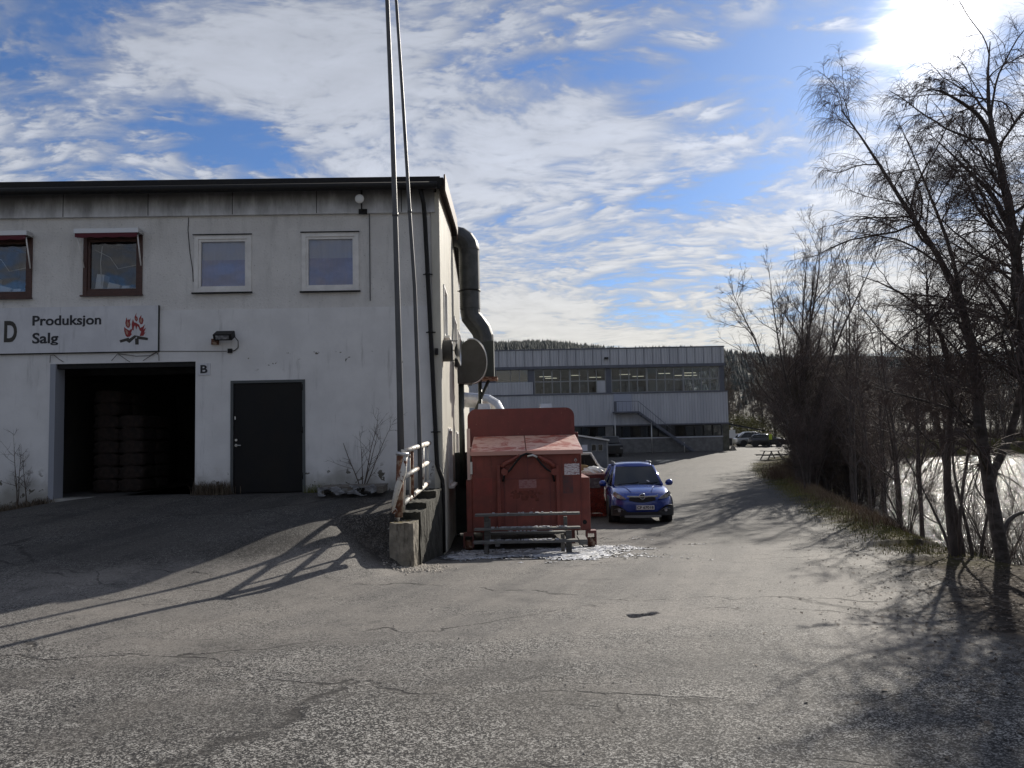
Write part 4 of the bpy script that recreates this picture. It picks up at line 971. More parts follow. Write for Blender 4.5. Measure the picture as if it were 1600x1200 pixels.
def make_tree(name, base, stems, radii, label, cat, group=None, seed=0, weep=0.0, counts=(12,9,8), angs=((.5,1.0),(.5,1.1),(.4,1.0)), lens=(.45,.42,.4),
              bark=None, twig=None, rmins=(.008,.004,.0022), up=.5, t0=.25, wander=.12, parts=True, segs=(10,7,6), top=.04):
    rg = np.random.default_rng(seed); base = np.array(base, float)
    e = empty(name, tuple(base), 0, label, cat, group)
    n = 16
    S0 = np.stack([resample(q, n) for q in stems]) - base; R0 = np.array(radii)[:,None]*np.linspace(1, top, n)[None]**.9
    L0 = np.linalg.norm(np.diff(S0,axis=1),axis=-1).sum(1)
    a = spawn(rg, S0, R0, counts[0], t0, .98, *angs[0], lens[0], .55, rmins[0], up, L0)
    kp = rg.uniform(0,1,len(a[2])) < np.repeat(L0/L0.max(), counts[0]); a = tuple(q[kp] for q in a)
    P1, R1 = simulate(rg, *a, segs[0], wander, .03-weep*.12)
    b_ = spawn(rg, P1, R1, counts[1], .15, .98, *angs[1], lens[1], .6, rmins[1], up*.4)
    P2, R2 = simulate(rg, *b_, segs[1], wander, .02-weep*.30)
    b2 = spawn(rg, S0, R0, counts[1]*2, t0+.2, 1.0, *angs[1], lens[0]*.35, .4, rmins[1], up*.4, L0); kp = rg.uniform(0,1,len(b2[2])) < np.repeat(L0/L0.max(), counts[1]*2); b2 = tuple(q[kp] for q in b2); Pb, Rb = simulate(rg, *b2, segs[1], wander, .02-weep*.30)
    P2 = np.concatenate([P2, Pb]); R2 = np.concatenate([R2, Rb])
    groups = [(P2, R2, 3)]
    if counts[2]:
        c_ = spawn(rg, P2, R2, counts[2], .1, 1.0, *angs[2], lens[2], .7, rmins[2], 0)
        if weep: c_ = (c_[0], c_[1], c_[2]*1.5, c_[3])
        P3, R3 = simulate(rg, *c_, segs[2], wander*.8, -weep, .5)
        groups.append((P3, R3, 3))
    V1, Q1 = tubes([(S0, R0, 8), (P1, R1, 5)]); V2, Q2 = tubes(groups)
    if parts:
        np_mesh('trunk', V1, Q1, bark or M_bark, e); np_mesh('crown', V2, Q2, twig or M_twig, e)
    return e
def small_plant(name, x_, y_, h_, seed, label, cat, stems=3, lean=.35, group=None, twig=None, counts=(7,4,0)):
    rg = random.Random(seed); z_ = g1z(x_, y_); st = []
    for k_ in range(stems):
        a_ = rg.uniform(0, 2*PI); hh = h_*rg.uniform(.6,1.0) if k_ else h_; l_ = lean*rg.uniform(.3,1)
        st.append([(x_, y_, z_-.03)] + [(x_+math.cos(a_)*l_*hh*q + rg.uniform(-.02,.02), y_+math.sin(a_)*l_*hh*q*.5, z_+hh*q) for q in (.25,.5,.75,1.0)])
    return make_tree(name, (x_, y_, z_), st, [.011]*stems, label, cat, group, seed, counts=counts, lens=(.35,.4,.4), rmins=(.0035,.0022,.001), t0=.2, segs=(6,5,4), twig=twig or M_twigb, bark=M_twigb, up=.8)
q = at(24, 788, 13.9); small_plant('sapling', q.x, 13.95, 1.45, 11, 'bare thin sapling with two stems growing at the wall foot, left edge', 'sapling', 2, .12, counts=(10,4,0))
q = at(36, 782, 13.9); small_plant('sapling', q.x, 14.0, 1.0, 12, 'shorter bare sapling growing at the wall foot beside the garage bay', 'sapling', 1, .1, counts=(9,4,0))
q = at(566, 757, 14.0); small_plant('sapling', q.x, 14.0, 1.55, 15, 'bare branching sapling growing behind the pallet against the white wall', 'sapling', 5, .75, counts=(8,3,0))
# dead weeds at the wall foot
def tufts(name, pts, h0, h1, n, m, label, cat, seed=1, kind='stuff', w_=.004, spread=.08):
    rg = np.random.default_rng(seed); c_ = np.array([pts[k_] for k_ in rg.integers(0, len(pts), n)], float)
    c_[:, :2] += rg.normal(0, spread, (n, 2)); z_ = gz(c_[:,0], c_[:,1]); hh = rg.uniform(h0, h1, n); a_ = rg.uniform(0, 2*PI, n); l_ = rg.uniform(.1, .9, n)*hh
    B = np.stack([c_[:,0], c_[:,1], z_-.01], 1); Mp = B + np.stack([np.cos(a_)*l_*.35, np.sin(a_)*l_*.35, hh*.6], 1); Tp = B + np.stack([np.cos(a_)*l_, np.sin(a_)*l_, hh*.95], 1)
    s_ = np.stack([-np.sin(a_)*w_, np.cos(a_)*w_, 0*a_], 1)
    V_ = np.stack([B-s_, B+s_, Mp+s_*.7, Mp-s_*.7, Tp+s_*.1, Tp-s_*.1], 1).reshape(-1,3)
    k_ = np.arange(n)[:,None]*6; Q_ = np.concatenate([k_+np.array([[0,1,2,3]]), k_+np.array([[3,2,4,5]])])
    return tag(np_mesh(name, V_, Q_, m, smooth=False), label, cat, kind=kind)
wp = []
for x_ in np.linspace(312, 358, 20): q = at(x_, 770, 14.15); wp.append((q.x, 14.12))
tufts('weeds', wp, .05, .32, 900, M_weed, 'clump of dead brown weeds between the garage bay and the dark door', 'weeds', 3, w_=.005, spread=.06)
wp = [(at(x_, 780, 14.1).x, 14.05) for x_ in np.linspace(-60, 76, 40)]
tufts('weeds', wp, .03, .18, 1300, M_weed, 'strip of dead weeds along the wall foot left of the garage bay', 'weeds', 4, w_=.006, spread=.07)
wp = [(at(x_, 765, 14.1).x, 14.1) for x_ in np.linspace(480, 520, 12)]
tufts('weeds', wp, .04, .20, 260, M_grass, 'small tuft of dry grass just right of the dark door', 'weeds', 5, spread=.04)
# firewood sacks in the garage
def sack():
    m_ = bmesh.new(); bmesh.ops.create_cube(m_, size=1); bmesh.ops.subdivide_edges(m_, edges=m_.edges, cuts=3, use_grid_fill=True)
    for v in m_.verts:
        v.co.x *= .46; v.co.y *= .62; v.co.z *= .26; r2 = 1-.25*abs(v.co.x/.23)**3; v.co.z *= r2; v.co += Vector((rr_.uniform(-.02,.02), rr_.uniform(-.02,.02), rr_.uniform(-.01,.01)))
    me = bpy.data.meshes.new('firewood_sack'); m_.to_mesh(me); m_.free(); me.materials.append(M_sack); 
    for p_ in me.polygons: p_.use_smooth = True
    return me
sm_ = sack(); first = None
for c_ in range(2):
    for r_ in range(2):
        for k_ in range(8 - 2*c_):
            if first is None: o_ = link('firewood_sack', sm_); tag(o_, 'brown net firewood sack stacked inside the left of the dark garage bay', 'sack', 'firewood sacks stacked in the garage'); first = o_
            else: o_ = first.copy(); COL.objects.link(o_)
            o_.location = FB.o + FB.u*(gar[0]+.42+c_*.50) + FB.n*(1.5+r_*.68) + Vector((0,0,.14+k_*.255)); o_.rotation_euler = (0,0,YAW+rr_.uniform(-.08,.08)+(PI if k_%2 else 0))

# ------------------------------------------------------------------ red waste compactor
CY = 15.3; cxm = at(825, 790, CY).x
ce = empty('waste_compactor', (cxm, CY, g1z(cxm,CY)), R_(.3), 'faded red steel waste compactor container with a lidded hopper and tall rounded backplate', 'container')
zc0 = ce.location.z
def CP(px, py, y_=CY): q = at(px, py, y_); return q.x-cxm, q.z-zc0
xl, xr = CP(729,800)[0], CP(923,800)[0]; zb_, zm_ = CP(826,831)[1], CP(826,748)[1]
hl, hr = CP(737,720)[0], CP(908,720)[0]; zf_ = CP(823,708)[1]
YB = 1.6; zbk = CP(815,684,CY+YB)[1]; ztp = CP(815,638,CY+YB)[1]
body = MB(); body.box(xl,xr,.04,5.2,zb_,zm_); body.box(xl,hl,.02,.0401,zb_,zm_); body.build('body', M_cont, ce, bevel=.015)
hop = MB(); hop.prism([(0,zb_+.02),(0,zf_),(YB,zbk),(YB,zb_+.02)], 'x', hl, hr); hop.build('hopper', M_cont, ce, bevel=.012)
box('rear_box', xl+.05, xr-.05, YB+.12, 5.3, zm_+.002, ztp-.55, M_contd, ce, bevel=.02)
# lids with an overhang
def lid(a_, b_):
    mb = MB(); mb.prism([(-.07,zf_+.005),(-.07,zf_+.045),(YB-.03,zbk+.045),(YB-.03,zbk+.012)], 'x', a_, b_); return mb.build('lid', M_lid, ce, bevel=.006)
md = CP(822,700)[0]; l1 = lid(hl-.02, md-.008); l2 = lid(md+.008, hr+.03)
MB().box(hl-.02, hr+.03, -.075, -.0705, zf_-.03, zf_+.05).build('lid_lip', mat('lid_lip_paint', (.50,.27,.23), .5), ce)
bl, br = CP(731,660,CY+YB)[0], CP(898,660,CY+YB)[0]; rc = .19; zz0 = zbk-.35
poly = [(bl,zz0),(br,zz0),(br,ztp-rc)] + [(br-rc+rc*math.cos(q), ztp-rc+rc*math.sin(q)) for q in np.linspace(0,PI/2,7)[1:]] + [(bl+rc-rc*math.sin(q), ztp-rc+rc*math.cos(q)) for q in np.linspace(0,PI/2,7)]
MB().prism(poly, 'y', YB, YB+.07).build('backplate', M_contd, ce)
# posts and lifting frame
for a_, b_ in (((776,727),(783,800)),((868,727),(875,800))):
    p0 = CP(*a_); p1_ = CP(*b_); MB().box(p0[0],p1_[0],-.09,-.002,zb_+.1,p0[1]).build('post', M_cont, ce, bevel=.008)
def C3(px, py, y_=-.06): q = CP(px, py); return (q[0], y_, q[1])
for pts in ([C3(784,730),C3(790,724),C3(800,719),C3(812,711)], [C3(866,730),C3(860,723),C3(850,718),C3(840,713)]):
    MB().tube(pts, [.05,.045,.04,.03], 8).build('lifting_arm', M_cont, ce)
MB().tube([C3(786,752,-.05),C3(788,742,-.08),C3(797,734,-.1),C3(806,722,-.1),C3(814,712,-.1),C3(822,708.5,-.1),C3(830,709.5,-.1),C3(838,715,-.1),C3(846,725,-.1),C3(854,733,-.1),C3(863,738,-.08),C3(866,752,-.05)], .020, 8).build('hoop', M_black, ce)
MB().tube([C3(824,713,-.12),C3(832,711,-.12),C3(839,714,-.12)], .022, 8).build('hook_bar', M_alu, ce)
for q in ((788,737),(866,737)): 
    MB().tube([C3(q[0],q[1],0),C3(q[0],q[1],-.12)], .07, 12).build('hinge_boss', M_cont, ce)
st = MB(); a_ = CP(787,748); b_ = CP(861,790); c_ = CP(824,712); 
st.box(a_[0],b_[0],-.012,-.001,a_[1]-.012,a_[1]); st.box(a_[0],a_[0]+.015,-.012,-.001,zb_+.1,a_[1]-.0125); st.box(b_[0]-.015,b_[0],-.012,-.001,zb_+.1,a_[1]-.0125); st.box(c_[0]-.008,c_[0]+.008,-.012,-.001,a_[1]+.001,c_[1]-.02)
st.box(hr-.03,hr-.015,-.012,-.001,zb_+.1,zf_-.03)
st.build('seam', M_contd, ce)
def patch(name, x0,y0,x1,y1, m, yy_=-.004): a_ = CP(x0,y1); b_ = CP(x1,y0); return MB().box(a_[0],b_[0],yy_,-.0012,a_[1],b_[1]).build(name, m, ce)
patch('white_label', 882,724,905,742, M_label); patch('faded_label', 811,749,838,763, M_label2)
patch('stencil_panel', 741,747,769,775, mat('dulled_red', (.20,.05,.04), .75, col2=(.26,.055,.045), nscale=5)); patch('stencil_panel', 880,743,895,771, mat('dark_panel', (.09,.05,.05), .8, col2=(.16,.05,.045), nscale=6))
mb = MB(); 
for k_ in range(44):
    x_ = 792+rr_.random()*50; y_ = 765+rr_.random()*14; w_ = rr_.uniform(1,7); h_ = rr_.uniform(.7,3)
    if 800 < x_ < 838: w_ *= 1.5; h_ *= 2.2
    a_ = CP(x_,y_+h_); b_ = CP(x_+w_,y_); mb.box(a_[0],b_[0],-.0030-.0001*k_*.5,-.0012,a_[1],b_[1])
mb.build('worn_stencil', M_stain, ce)
# drips from the eye on the upper right, ring
MB().tube([C3(899,716,-.02),C3(897.5,719,-.03),C3(899,722,-.02),C3(901,719,-.03),C3(899,716,-.02)], .008, 6).build('ring', M_steel, ce)
# side bar with handle, left
MB().box(hl-.09,hl-.03,.0,.06,CP(726,750)[1],CP(726,670)[1]).tube([(hl-.06,.03,CP(726,700)[1]),(hl+.02,-.09,CP(726,700)[1])], .012, 6).build('lid_handle', mat('pink_worn', (.55,.40,.37), .5), ce)
MB().box(hl-.03,hl+.012,-.03,-.002,CP(732,741)[1],CP(732,722)[1]).build('latch', M_alu, ce)
MB().tube([C3(914,816,-.001),C3(914,816,-.006)] , .06, 16).build('hole', M_black, ce) if False else MB().tube([(CP(914,816)[0],.0405,CP(914,816)[1]),(CP(914,816)[0],.03,CP(914,816)[1])], .045, 16).build('socket', M_black, ce)
for x_, yy_ in ((728+4,.1),(923+1.5,.1),(732,4.6),(924,4.6)):
    c_ = CP(x_, 840)[0]
    rl_ = MB(); rl_.box(c_-.10,c_-.075,yy_-.10,yy_+.12,.05,zb_-.002).box(c_+.075,c_+.10,yy_-.10,yy_+.12,.05,zb_-.002).box(c_-.075,c_+.075,yy_-.10,yy_+.12,zb_-.06,zb_-.002)
    ro = rl_.build('roller_bracket', M_contd, ce); MB().tube([(c_-.07,yy_,.10),(c_+.07,yy_,.10)], .10, 18).build('roller', M_rust, ro)
MB().box(xl+.3,xl+.42,.3,5.0,.05,zb_-.002).box(xr-.42,xr-.3,.3,5.0,.05,zb_-.002).build('skid', M_contd, ce)
MB().tube([(CP(903,830)[0],.2,zb_),(CP(905,845)[0],.1,.1),(CP(912,853)[0],.0,.03)], .012, 6).build('cable', M_blackr, ce)

# ------------------------------------------------------------------ plank bench
BY_ = 13.5; bc = at(822, 860, BY_); be = empty('plank_bench', (bc.x, BY_, g1z(bc.x,BY_)), R_(-.6), 'weathered grey timber stepped bench dusted with snow in front of the red compactor', 'bench')
bz = be.location.z
def BP(px, py, y_=0): q = at(px, py, BY_+y_); return q.x-bc.x, q.z-bz
for (xa,xb,ya,yb,dy) in ((742,906,800,807.5,.06),(741,907,822.5,829.5,.0),(740,903.5,842.5,850.5,-.14),(765,885,829.5,835.5,.3)):
    a_ = BP(xa, yb, dy); b_ = BP(xb, ya, dy)
    pk = MB().box(a_[0],b_[0],dy-.02,dy+.16,a_[1],b_[1]-.004).build('plank', M_wood, be, bevel=.006)
    sn = MB()
    for k_ in range(60 if dy < .05 else 14):
        x_ = rr_.uniform(a_[0]+.25,b_[0]-.25); w_ = rr_.uniform(.015,.06); sn.box(x_,x_+w_,dy+rr_.uniform(-.015,.1),dy+.13,b_[1]-.0045,b_[1]+rr_.uniform(.004,.014))
    sn.build('snow_crust', M_snow, pk)
for (x0,x1,ya,yb,dy) in ((757,763,807,868,.16),(763.5,766,811,852,.17),(881,886,807,829,.16),(885,893,829,870,.05),(877,882,835,868,.3),(757,762,850,872,-.1)):
    a_ = BP(x0, yb, dy); b_ = BP(x1, ya, dy); MB().box(a_[0],b_[0],dy,dy+.07,max(a_[1],-.02),b_[1]).build('post', M_wood, be, bevel=.005)
for q in ((881,893),(757,764)): MB().box(BP(q[0],0)[0],BP(q[1],0)[0],-.14,.45,.18,.27).build('side_rail', M_wood, be)

# ------------------------------------------------------------------ snow patch
def vnoise(x_, y_, s_, seed):
    r_ = np.random.default_rng(seed); G_ = r_.uniform(0,1,(64,64)); X_ = x_*s_; Y_ = y_*s_; i_ = np.floor(X_).astype(int); j_ = np.floor(Y_).astype(int); fx_ = X_-i_; fy_ = Y_-j_
    fx_ = fx_*fx_*(3-2*fx_); fy_ = fy_*fy_*(3-2*fy_); g = lambda a_, b_: G_[a_%64, b_%64]
    return (g(i_,j_)*(1-fx_)+g(i_+1,j_)*fx_)*(1-fy_) + (g(i_,j_+1)*(1-fx_)+g(i_+1,j_+1)*fx_)*fy_
xs_ = np.arange(-1.6, 4.3, .022); ys_ = np.arange(11.8, 18.5, .03); SX, SY = np.meshgrid(xs_, ys_)
nn = .5*vnoise(SX,SY,1.1,1)+.3*vnoise(SX,SY*1.8,4,2)+.28*vnoise(SX,SY*1.6,13,3)+.2*vnoise(SX,SY*1.5,34,9)
msk = sst(11.95,13.2,SY+.15*SX)*(sst(3.1,1.3,SX)*sst(16.4,14.8,SY)+.10*sst(4.2,2.6,SX)*sst(1.2,2.0,SX)*sst(18.5,16.5,SY)).clip(0,1)*sst(-1.62,-1.0,SX)
th = nn*1.0 + msk*.48 - .95
SZ = gz(SX,SY) + .003 + np.clip(th,0,.3)*.10 + .004*vnoise(SX,SY,40,5)
k_ = len(xs_); i2,j2 = np.meshgrid(np.arange(k_-1), np.arange(len(ys_)-1)); a = (j2*k_+i2).ravel(); okm = (th[:-1,:-1] > 0).ravel()
Qs_ = np.stack([a,a+1,a+k_+1,a+k_],1)[okm]; Vs_ = np.stack([SX,SY,SZ],-1).reshape(-1,3); us = np.unique(Qs_); rm = np.full(len(Vs_),-1); rm[us] = np.arange(len(us))
tag(np_mesh('snow_patch', Vs_[us], rm[Qs_], M_snow), 'thin patchy crust of dirty snow around the bench and compactor', 'snow', kind='stuff')

# ------------------------------------------------------------------ cars
def make_car(name, loc, rz, paint, label, L=4.28, Wd=1.78, Hh=1.65, detail=True, group=None):
    """front at y = 0 looking to -y, rear at y = L"""
    e = empty(name, loc, rz, label, 'car', group); w_ = Wd/2
    def sec(y_, w1, zb, zt, crown):   # closed ring
        h = [(0,zb),(w1*.80,zb),(w1*.97,zb+.10),(w1,zb+(zt-zb)*.45),(w1*.985,zt-.17),(w1*.93,zt-.055),(w1*.78,zt),(w1*.4,zt+crown*.8),(0,zt+crown)]
        return [(x_,y_,z_) for x_,z_ in h] + [(-x_,y_,z_) for x_,z_ in reversed(h[1:-1])]
    st = [(0.0,w_*.60,.30,.66,.01),(.05,w_*.80,.24,.76,.02),(.18,w_*.93,.22,.86,.02),(.42,w_*.99,.22,.93,.03),(.8,w_,.24,.99,.035),(1.2,w_,.24,1.04,.03),(1.7,w_,.24,1.05,.0),(2.6,w_,.24,1.06,0),(3.4,w_,.26,1.08,0),(L-.25,w_*.97,.28,1.08,0),(L-.04,w_*.90,.32,1.0,0),(L,w_*.8,.38,.9,0)]
    b = MB().loft([sec(*q) for q in st]).build('body', paint, e, subsurf=1)
    # greenhouse
    def gs(y0, y1, zt, wt, wb=w_*.90, zb=1.03):   # ring from base y0 to top y1
        return [(-wb,y0,zb),(wb,y0,zb)]
    wb, wt = w_*.89, w_*.66; f0, f1, r0, r1 = 1.12, 2.0, 3.55, L-.12; zt = Hh-.05
    roof = MB(); rg_ = []
    for y_, z_, ww in ((f1-.03,zt-.04,wt*.98),(f1+.3,zt+.02,wt),(2.8,zt+.045,wt),(r0,zt+.0,wt*.97),(r0+.25,zt-.08,wt*.93)):
        rg_.append([(-ww,y_,z_-.05),(-ww*.9,y_,z_-.005),(-ww*.4,y_,z_+.02),(ww*.4,y_,z_+.02),(ww*.9,y_,z_-.005),(ww,y_,z_-.05)])
    roof.loft(rg_, closed=True).build('roof', paint, e)
    MB().box(-.4,.4,1.9,1.91,zt,zt)
    gl = MB(); gl.face([(-wb*.86,f0+.02,1.045),(wb*.86,f0+.02,1.045),(wt*.93,f1,zt-.045),(-wt*.93,f1,zt-.045)]); gl.build('windscreen', M_carglass, e)
    for s_ in (-1, 1):
        MB().face([(s_*wb,f0+.35,1.04),(s_*wb,r1-.25,1.06),(s_*wt,r0+.1,zt-.06),(s_*wt,f1+.08,zt-.06)]).build('side_window', M_carglass, e)
        MB().tube([(s_*wb*.9,f0-.0,1.035),(s_*wt*.975,f1-.01,zt-.05)], .035, 6).tube([(s_*wb,r1-.22,1.06),(s_*wt,r0+.12,zt-.07)], .05, 6).tube([(s_*wb*.995,2.45,1.04),(s_*wt,2.5,zt-.06)], .03, 6).build('pillar', paint, e)
        MB().face([(s_*wb*.9,f0,1.03),(s_*wb,f0+.36,1.03),(s_*wt,f1+.09,zt-.06),(s_*wt*.97,f1,zt-.05)]).build('quarter_glass', M_carglass, e)
        MB().tube([(s_*wt*.93,f1+.25,zt+.0),(s_*wt*.95,f1+.32,zt+.06),(s_*wt*.95,r0-.1,zt+.06),(s_*wt*.93,r0,zt)], .016, 6).build('roof_rail', M_silv, e)
        mr = MB(); mr.loft([[(s_*(w_-.03),f0+.42,1.0),(s_*(w_-.03),f0+.42,1.10),(s_*(w_-.03),f0+.5,1.10),(s_*(w_-.03),f0+.5,1.0)],[(s_*(w_+.05),f0+.32,.96),(s_*(w_+.05),f0+.32,1.19),(s_*(w_+.05),f0+.53,1.19),(s_*(w_+.05),f0+.53,.96)],[(s_*(w_+.22),f0+.36,.97),(s_*(w_+.22),f0+.36,1.17),(s_*(w_+.22),f0+.52,1.17),(s_*(w_+.22),f0+.52,.97)]]).build('mirror', paint, e, subsurf=1)
    MB().face([(-wb*.9,r1,1.06),(wb*.9,r1,1.06),(wt*.93,r0+.24,zt-.1),(-wt*.93,r0+.24,zt-.1)]).build('rear_window', M_carglass, e)
    for s_ in (-1, 1):
        for y_ in (.86, L-.80):
            whl = MB(); xo = s_*(w_-.01); xi = s_*(w_-.24)
            whl.tube([(xi,y_,.34),(xi+s_*.03,y_,.34),(xo-s_*.03,y_,.34),(xo,y_,.34)], [.31,.34,.34,.31], 28); wo = whl.build('wheel', M_blackr, e)
            rm_ = MB(); rm_.tube([(xo-s_*.02,y_,.34),(xo+s_*.004,y_,.34)], .22, 20); rm_.build('rim', M_silv, wo)
            ar = MB(); ar.tube([(s_*(w_-.005), y_+.41*math.cos(q), .34+.41*math.sin(q)) for q in np.linspace(-.3,PI+.3,18)], .035, 6); ar.build('arch_trim', M_carblk, e)
            MB().tube([(s_*(w_-.30),y_,.36),(s_*(w_+.004),y_,.36)], .385, 24).build('wheel_well', M_carblk, e)
    if detail:
        def fy(x_, z_):   # front skin depth
            return .0 + .27*(abs(x_)/w_)**6.0 - .022
        def fpatch(name, poly, m, dz=.0, th=.03):
            mb = MB(); mb.loft([[(x_, fy(x_,z_)-.012-dz, z_) for x_,z_ in poly],[(x_, fy(x_,z_)+th, z_) for x_,z_ in poly]], smooth=False); return mb.build(name, m, e, bevel=.004)
        def seg(x0, x1, zf0, zf1, n=12):
            xs2 = np.linspace(x0, x1, n); return [(x_, zf0(x_)) for x_ in xs2] + [(x_, zf1(x_)) for x_ in reversed(xs2)]
        gr = fpatch('grille', seg(-.36,.36, lambda x_: .62+.32*abs(x_)**1.6, lambda x_: .785), M_carblk, .004)
        for k_ in range(3): pass
        fpatch('chrome_bar', seg(-.42,.42, lambda x_: .765+.02*abs(x_), lambda x_: .80+.04*abs(x_)), M_chrome, .02)
        em = MB(); em.tube([(.075*math.cos(q), -.055, .79+.075*math.sin(q)) for q in np.linspace(0,2*PI,25)], .011, 8)
        em.prism([(-.085,.795),(.012,.805),(-.002,.785),(.085,.785),(-.012,.772),(.002,.793)], 'y', -.062, -.05); em.prism([(.055*math.cos(q), .79+.055*math.sin(q)) for q in np.linspace(0,2*PI,17)[:-1]], 'y', -.048, -.03, m=1)
        em.build('emblem', [M_chrome, M_carblk], e)
        for s_ in (-1, 1):
            hl_ = fpatch('headlight', [(s_*.44,.715),(s_*.60,.725),(s_*.78,.78),(s_*.80,.88),(s_*.745,.93),(s_*.62,.85),(s_*.50,.775)], M_head, .012, .06)
            MB().tube([(s_*.66,fy(.66,0)-.035,.795),(s_*.66,fy(.66,0)-.02,.795)], .05, 14).build('lamp_ring', M_chrome, hl_)
            fpatch('bumper_cladding', seg(s_*.40, s_*.86, lambda x_: .26, lambda x_: .33+.22*math.sin(min(1,max(0,(abs(x_)-.38)/.46))*PI*.62)), M_carblk, .008)
            fo = MB(); fo.tube([(s_*.64,fy(.64,0)-.04,.415),(s_*.64,fy(.64,0)-.015,.415)], .045, 14, m=0); fo.tube([(s_*.52,fy(.52,0)-.03,.42),(s_*.64,fy(.64,0)-.03,.47),(s_*.77,fy(.77,0)-.03,.43)], .008, 5, m=1); fo.build('fog_light', [M_head, M_silv], e)
        fpatch('lower_intake', seg(-.46,.46, lambda x_: .26, lambda x_: .36), M_carblk, .006)
        fpatch('skid_plate', seg(-.50,.50, lambda x_: .205+.02*abs(x_), lambda x_: .275), M_silv, .03)
        pl_ = MB().box(-.20,.32,-.05,-.035,.425,.545).build('number_plate', M_plate, e, bevel=.003)
        text_mesh('plate_text', 'CF 67018', -.155,.30,.447,.527,-.0525, M_ink, e, .03, .001)
        MB().box(-.20,-.17,-.052,-.0502,.428,.542).build('plate_band', mat('blue_band', (.02,.05,.25), .5), e)
        MB().tube([(-.55,f0+.0,1.06),(-.1,f0+.06,1.09),(.05,f0+.12,1.12)], .010, 5).tube([(.05,f0-.0,1.06),(.4,f0+.05,1.08),(.6,f0+.1,1.11)], .010, 5).build('wiper', M_blackr, e)
        # hood creases, sticker in the screen, dashboard shading
        MB().tube([(.28,.2,.90),(.40,.7,1.015),(.5,1.1,1.055)], .008, 5).tube([(-.28,.2,.90),(-.40,.7,1.015),(-.5,1.1,1.055)], .008, 5).build('hood_crease', paint, e)
        MB().box(.28,.36,1.20,1.205,1.12,1.16,rot=(-.9,.4,0)).build('paper_sticker', M_plate, e)
    else:
        fpl = MB()
        for s_ in (-1,1): fpl.box(s_*.75-.12, s_*.75+.12, .03, .14, .68, .80)
        fpl.build('headlight', M_head, e)
    return e
cq = at(1001, 815, 21.7)
car = make_car('parked_car', (cq.x, 21.3, g1z(cq.x,22)-.01), R_(-3.0), M_carblue, 'blue compact crossover parked facing the camera beside the red compactor')
def far_car(px, Y, rz, paint, label, Hh=1.7, L=4.4):
    x_ = at(px, 690, Y).x; return make_car('parked_car', (x_, Y, g1z(x_, Y)), R_(rz), paint, label, L=L, Hh=Hh, detail=False)
far_car(1208, 92, 92, M_carsilv, 'silver estate car parked side-on in the far yard behind the worker in the yellow vest', 1.75, 4.7)
far_car(1229, 89, 75, M_cardark, 'dark car parked just right of the worker in the yellow vest in the far yard', 1.5, 4.3)
# dark van left of the stairs
vx = at(958, 700, 73).x
vn_ = empty('parked_van', (vx, 73, g1z(vx,73)), R_(4), 'dark van parked against the grey factory wall beside the small shed', 'van')
MB().loft([[(x_,y_,z_) for x_,z_ in ((-.95,.3),(.95,.3),(1.0,1.1),(.82,tz),(-.82,tz),(-1.0,1.1))] for y_,tz in ((0,1.15),(.6,1.3),(1.2,2.0),(4.8,2.05),(5.0,1.9))], smooth=False).build('body', M_cardark, vn_, bevel=.05)
MB().face([(-.80,.55,1.35),(.80,.55,1.35),(.72,1.15,1.95),(-.72,1.15,1.95)]).build('windscreen', M_carglass, vn_)
for s_ in (-1,1):
    for y_ in (.9,4.0): MB().tube([(s_*.75,y_,.34),(s_*.99,y_,.34)], .34, 18).build('wheel', M_blackr, vn_)
    MB().box(s_*.8-.12,s_*.8+.12,-.03,.02,.75,.9).build('headlight', M_head, vn_)
# skip with junk, netting
sx = at(924, 780, 23.4).x; sk = empty('rubbish_skip', (sx, 23.4, g1z(sx,23.4)), R_(2), 'small red open rubbish skip heaped with junk, between the compactor and the blue car', 'skip')
rim_z = at(925,741,23.4).z - sk.location.z
ta, tb, hh2 = .42, 1.3, rim_z
mb = MB()
bot = [(-ta-.5,.3,.12),(ta-.0,.3,.12),(ta-.0,1.7,.12),(-ta-.5,1.7,.12)]; topr = [(-ta-.75,0,hh2),(ta+.0,0,hh2),(ta+.0,2.2,hh2),(-ta-.75,2.2,hh2)]
for k_ in range(4): mb.face([bot[k_],bot[(k_+1)%4],topr[(k_+1)%4],topr[k_]])
mb.face(bot); mb.build('hull', M_contd, sk)
MB().tube([topr[0],topr[1],topr[2],topr[3],topr[0]], .035, 6).build('rim', M_lid, sk)
MB().box(-.05,.30,.02,.035,hh2-.42,hh2-.12, rot=(.16,0,0)).build('label_panel', mat('grey_panel', (.10,.09,.10), .7, col2=(.2,.2,.2), nscale=12, nlo=.5), sk)
nt = bmesh.new(); bmesh.ops.create_grid(nt, x_segments=40, y_segments=40, size=.5)
for v in nt.verts:
    u_, w_ = v.co.x, v.co.y; v.co = Vector((u_*.9+.0, -.05+.06*math.sin(u_*11)+.04*math.sin(w_*17+u_*5)+.04*rr_.random(), .05+(w_+.5)*(hh2-.5)))
me = bpy.data.meshes.new('barrier_netting'); nt.to_mesh(me); nt.free(); me.materials.append(M_net)
o_ = link('barrier_netting', me); o_.location = sk.location; o_.rotation_euler = (0,0,R_(2)); wf = o_.modifiers.new('wire','WIREFRAME'); wf.thickness = .008; wf.use_replace = True
tag(o_, 'crumpled orange plastic barrier netting hanging against the front of the skip', 'netting')
jx, jy, jz = sx, 24.0, sk.location.z + hh2
fr2 = empty('scrap_frame', (jx-.15, jy, jz-.25), 0, 'black scrap furniture frame with white edges standing in the skip', 'scrap')
MB().tube([(-.5,0,.88),(.24,0,.88),(.42,0,.55),(.56,0,.38),(.60,0,.0)], .035, 6).build('edge_strip', M_whiteplas, fr2)
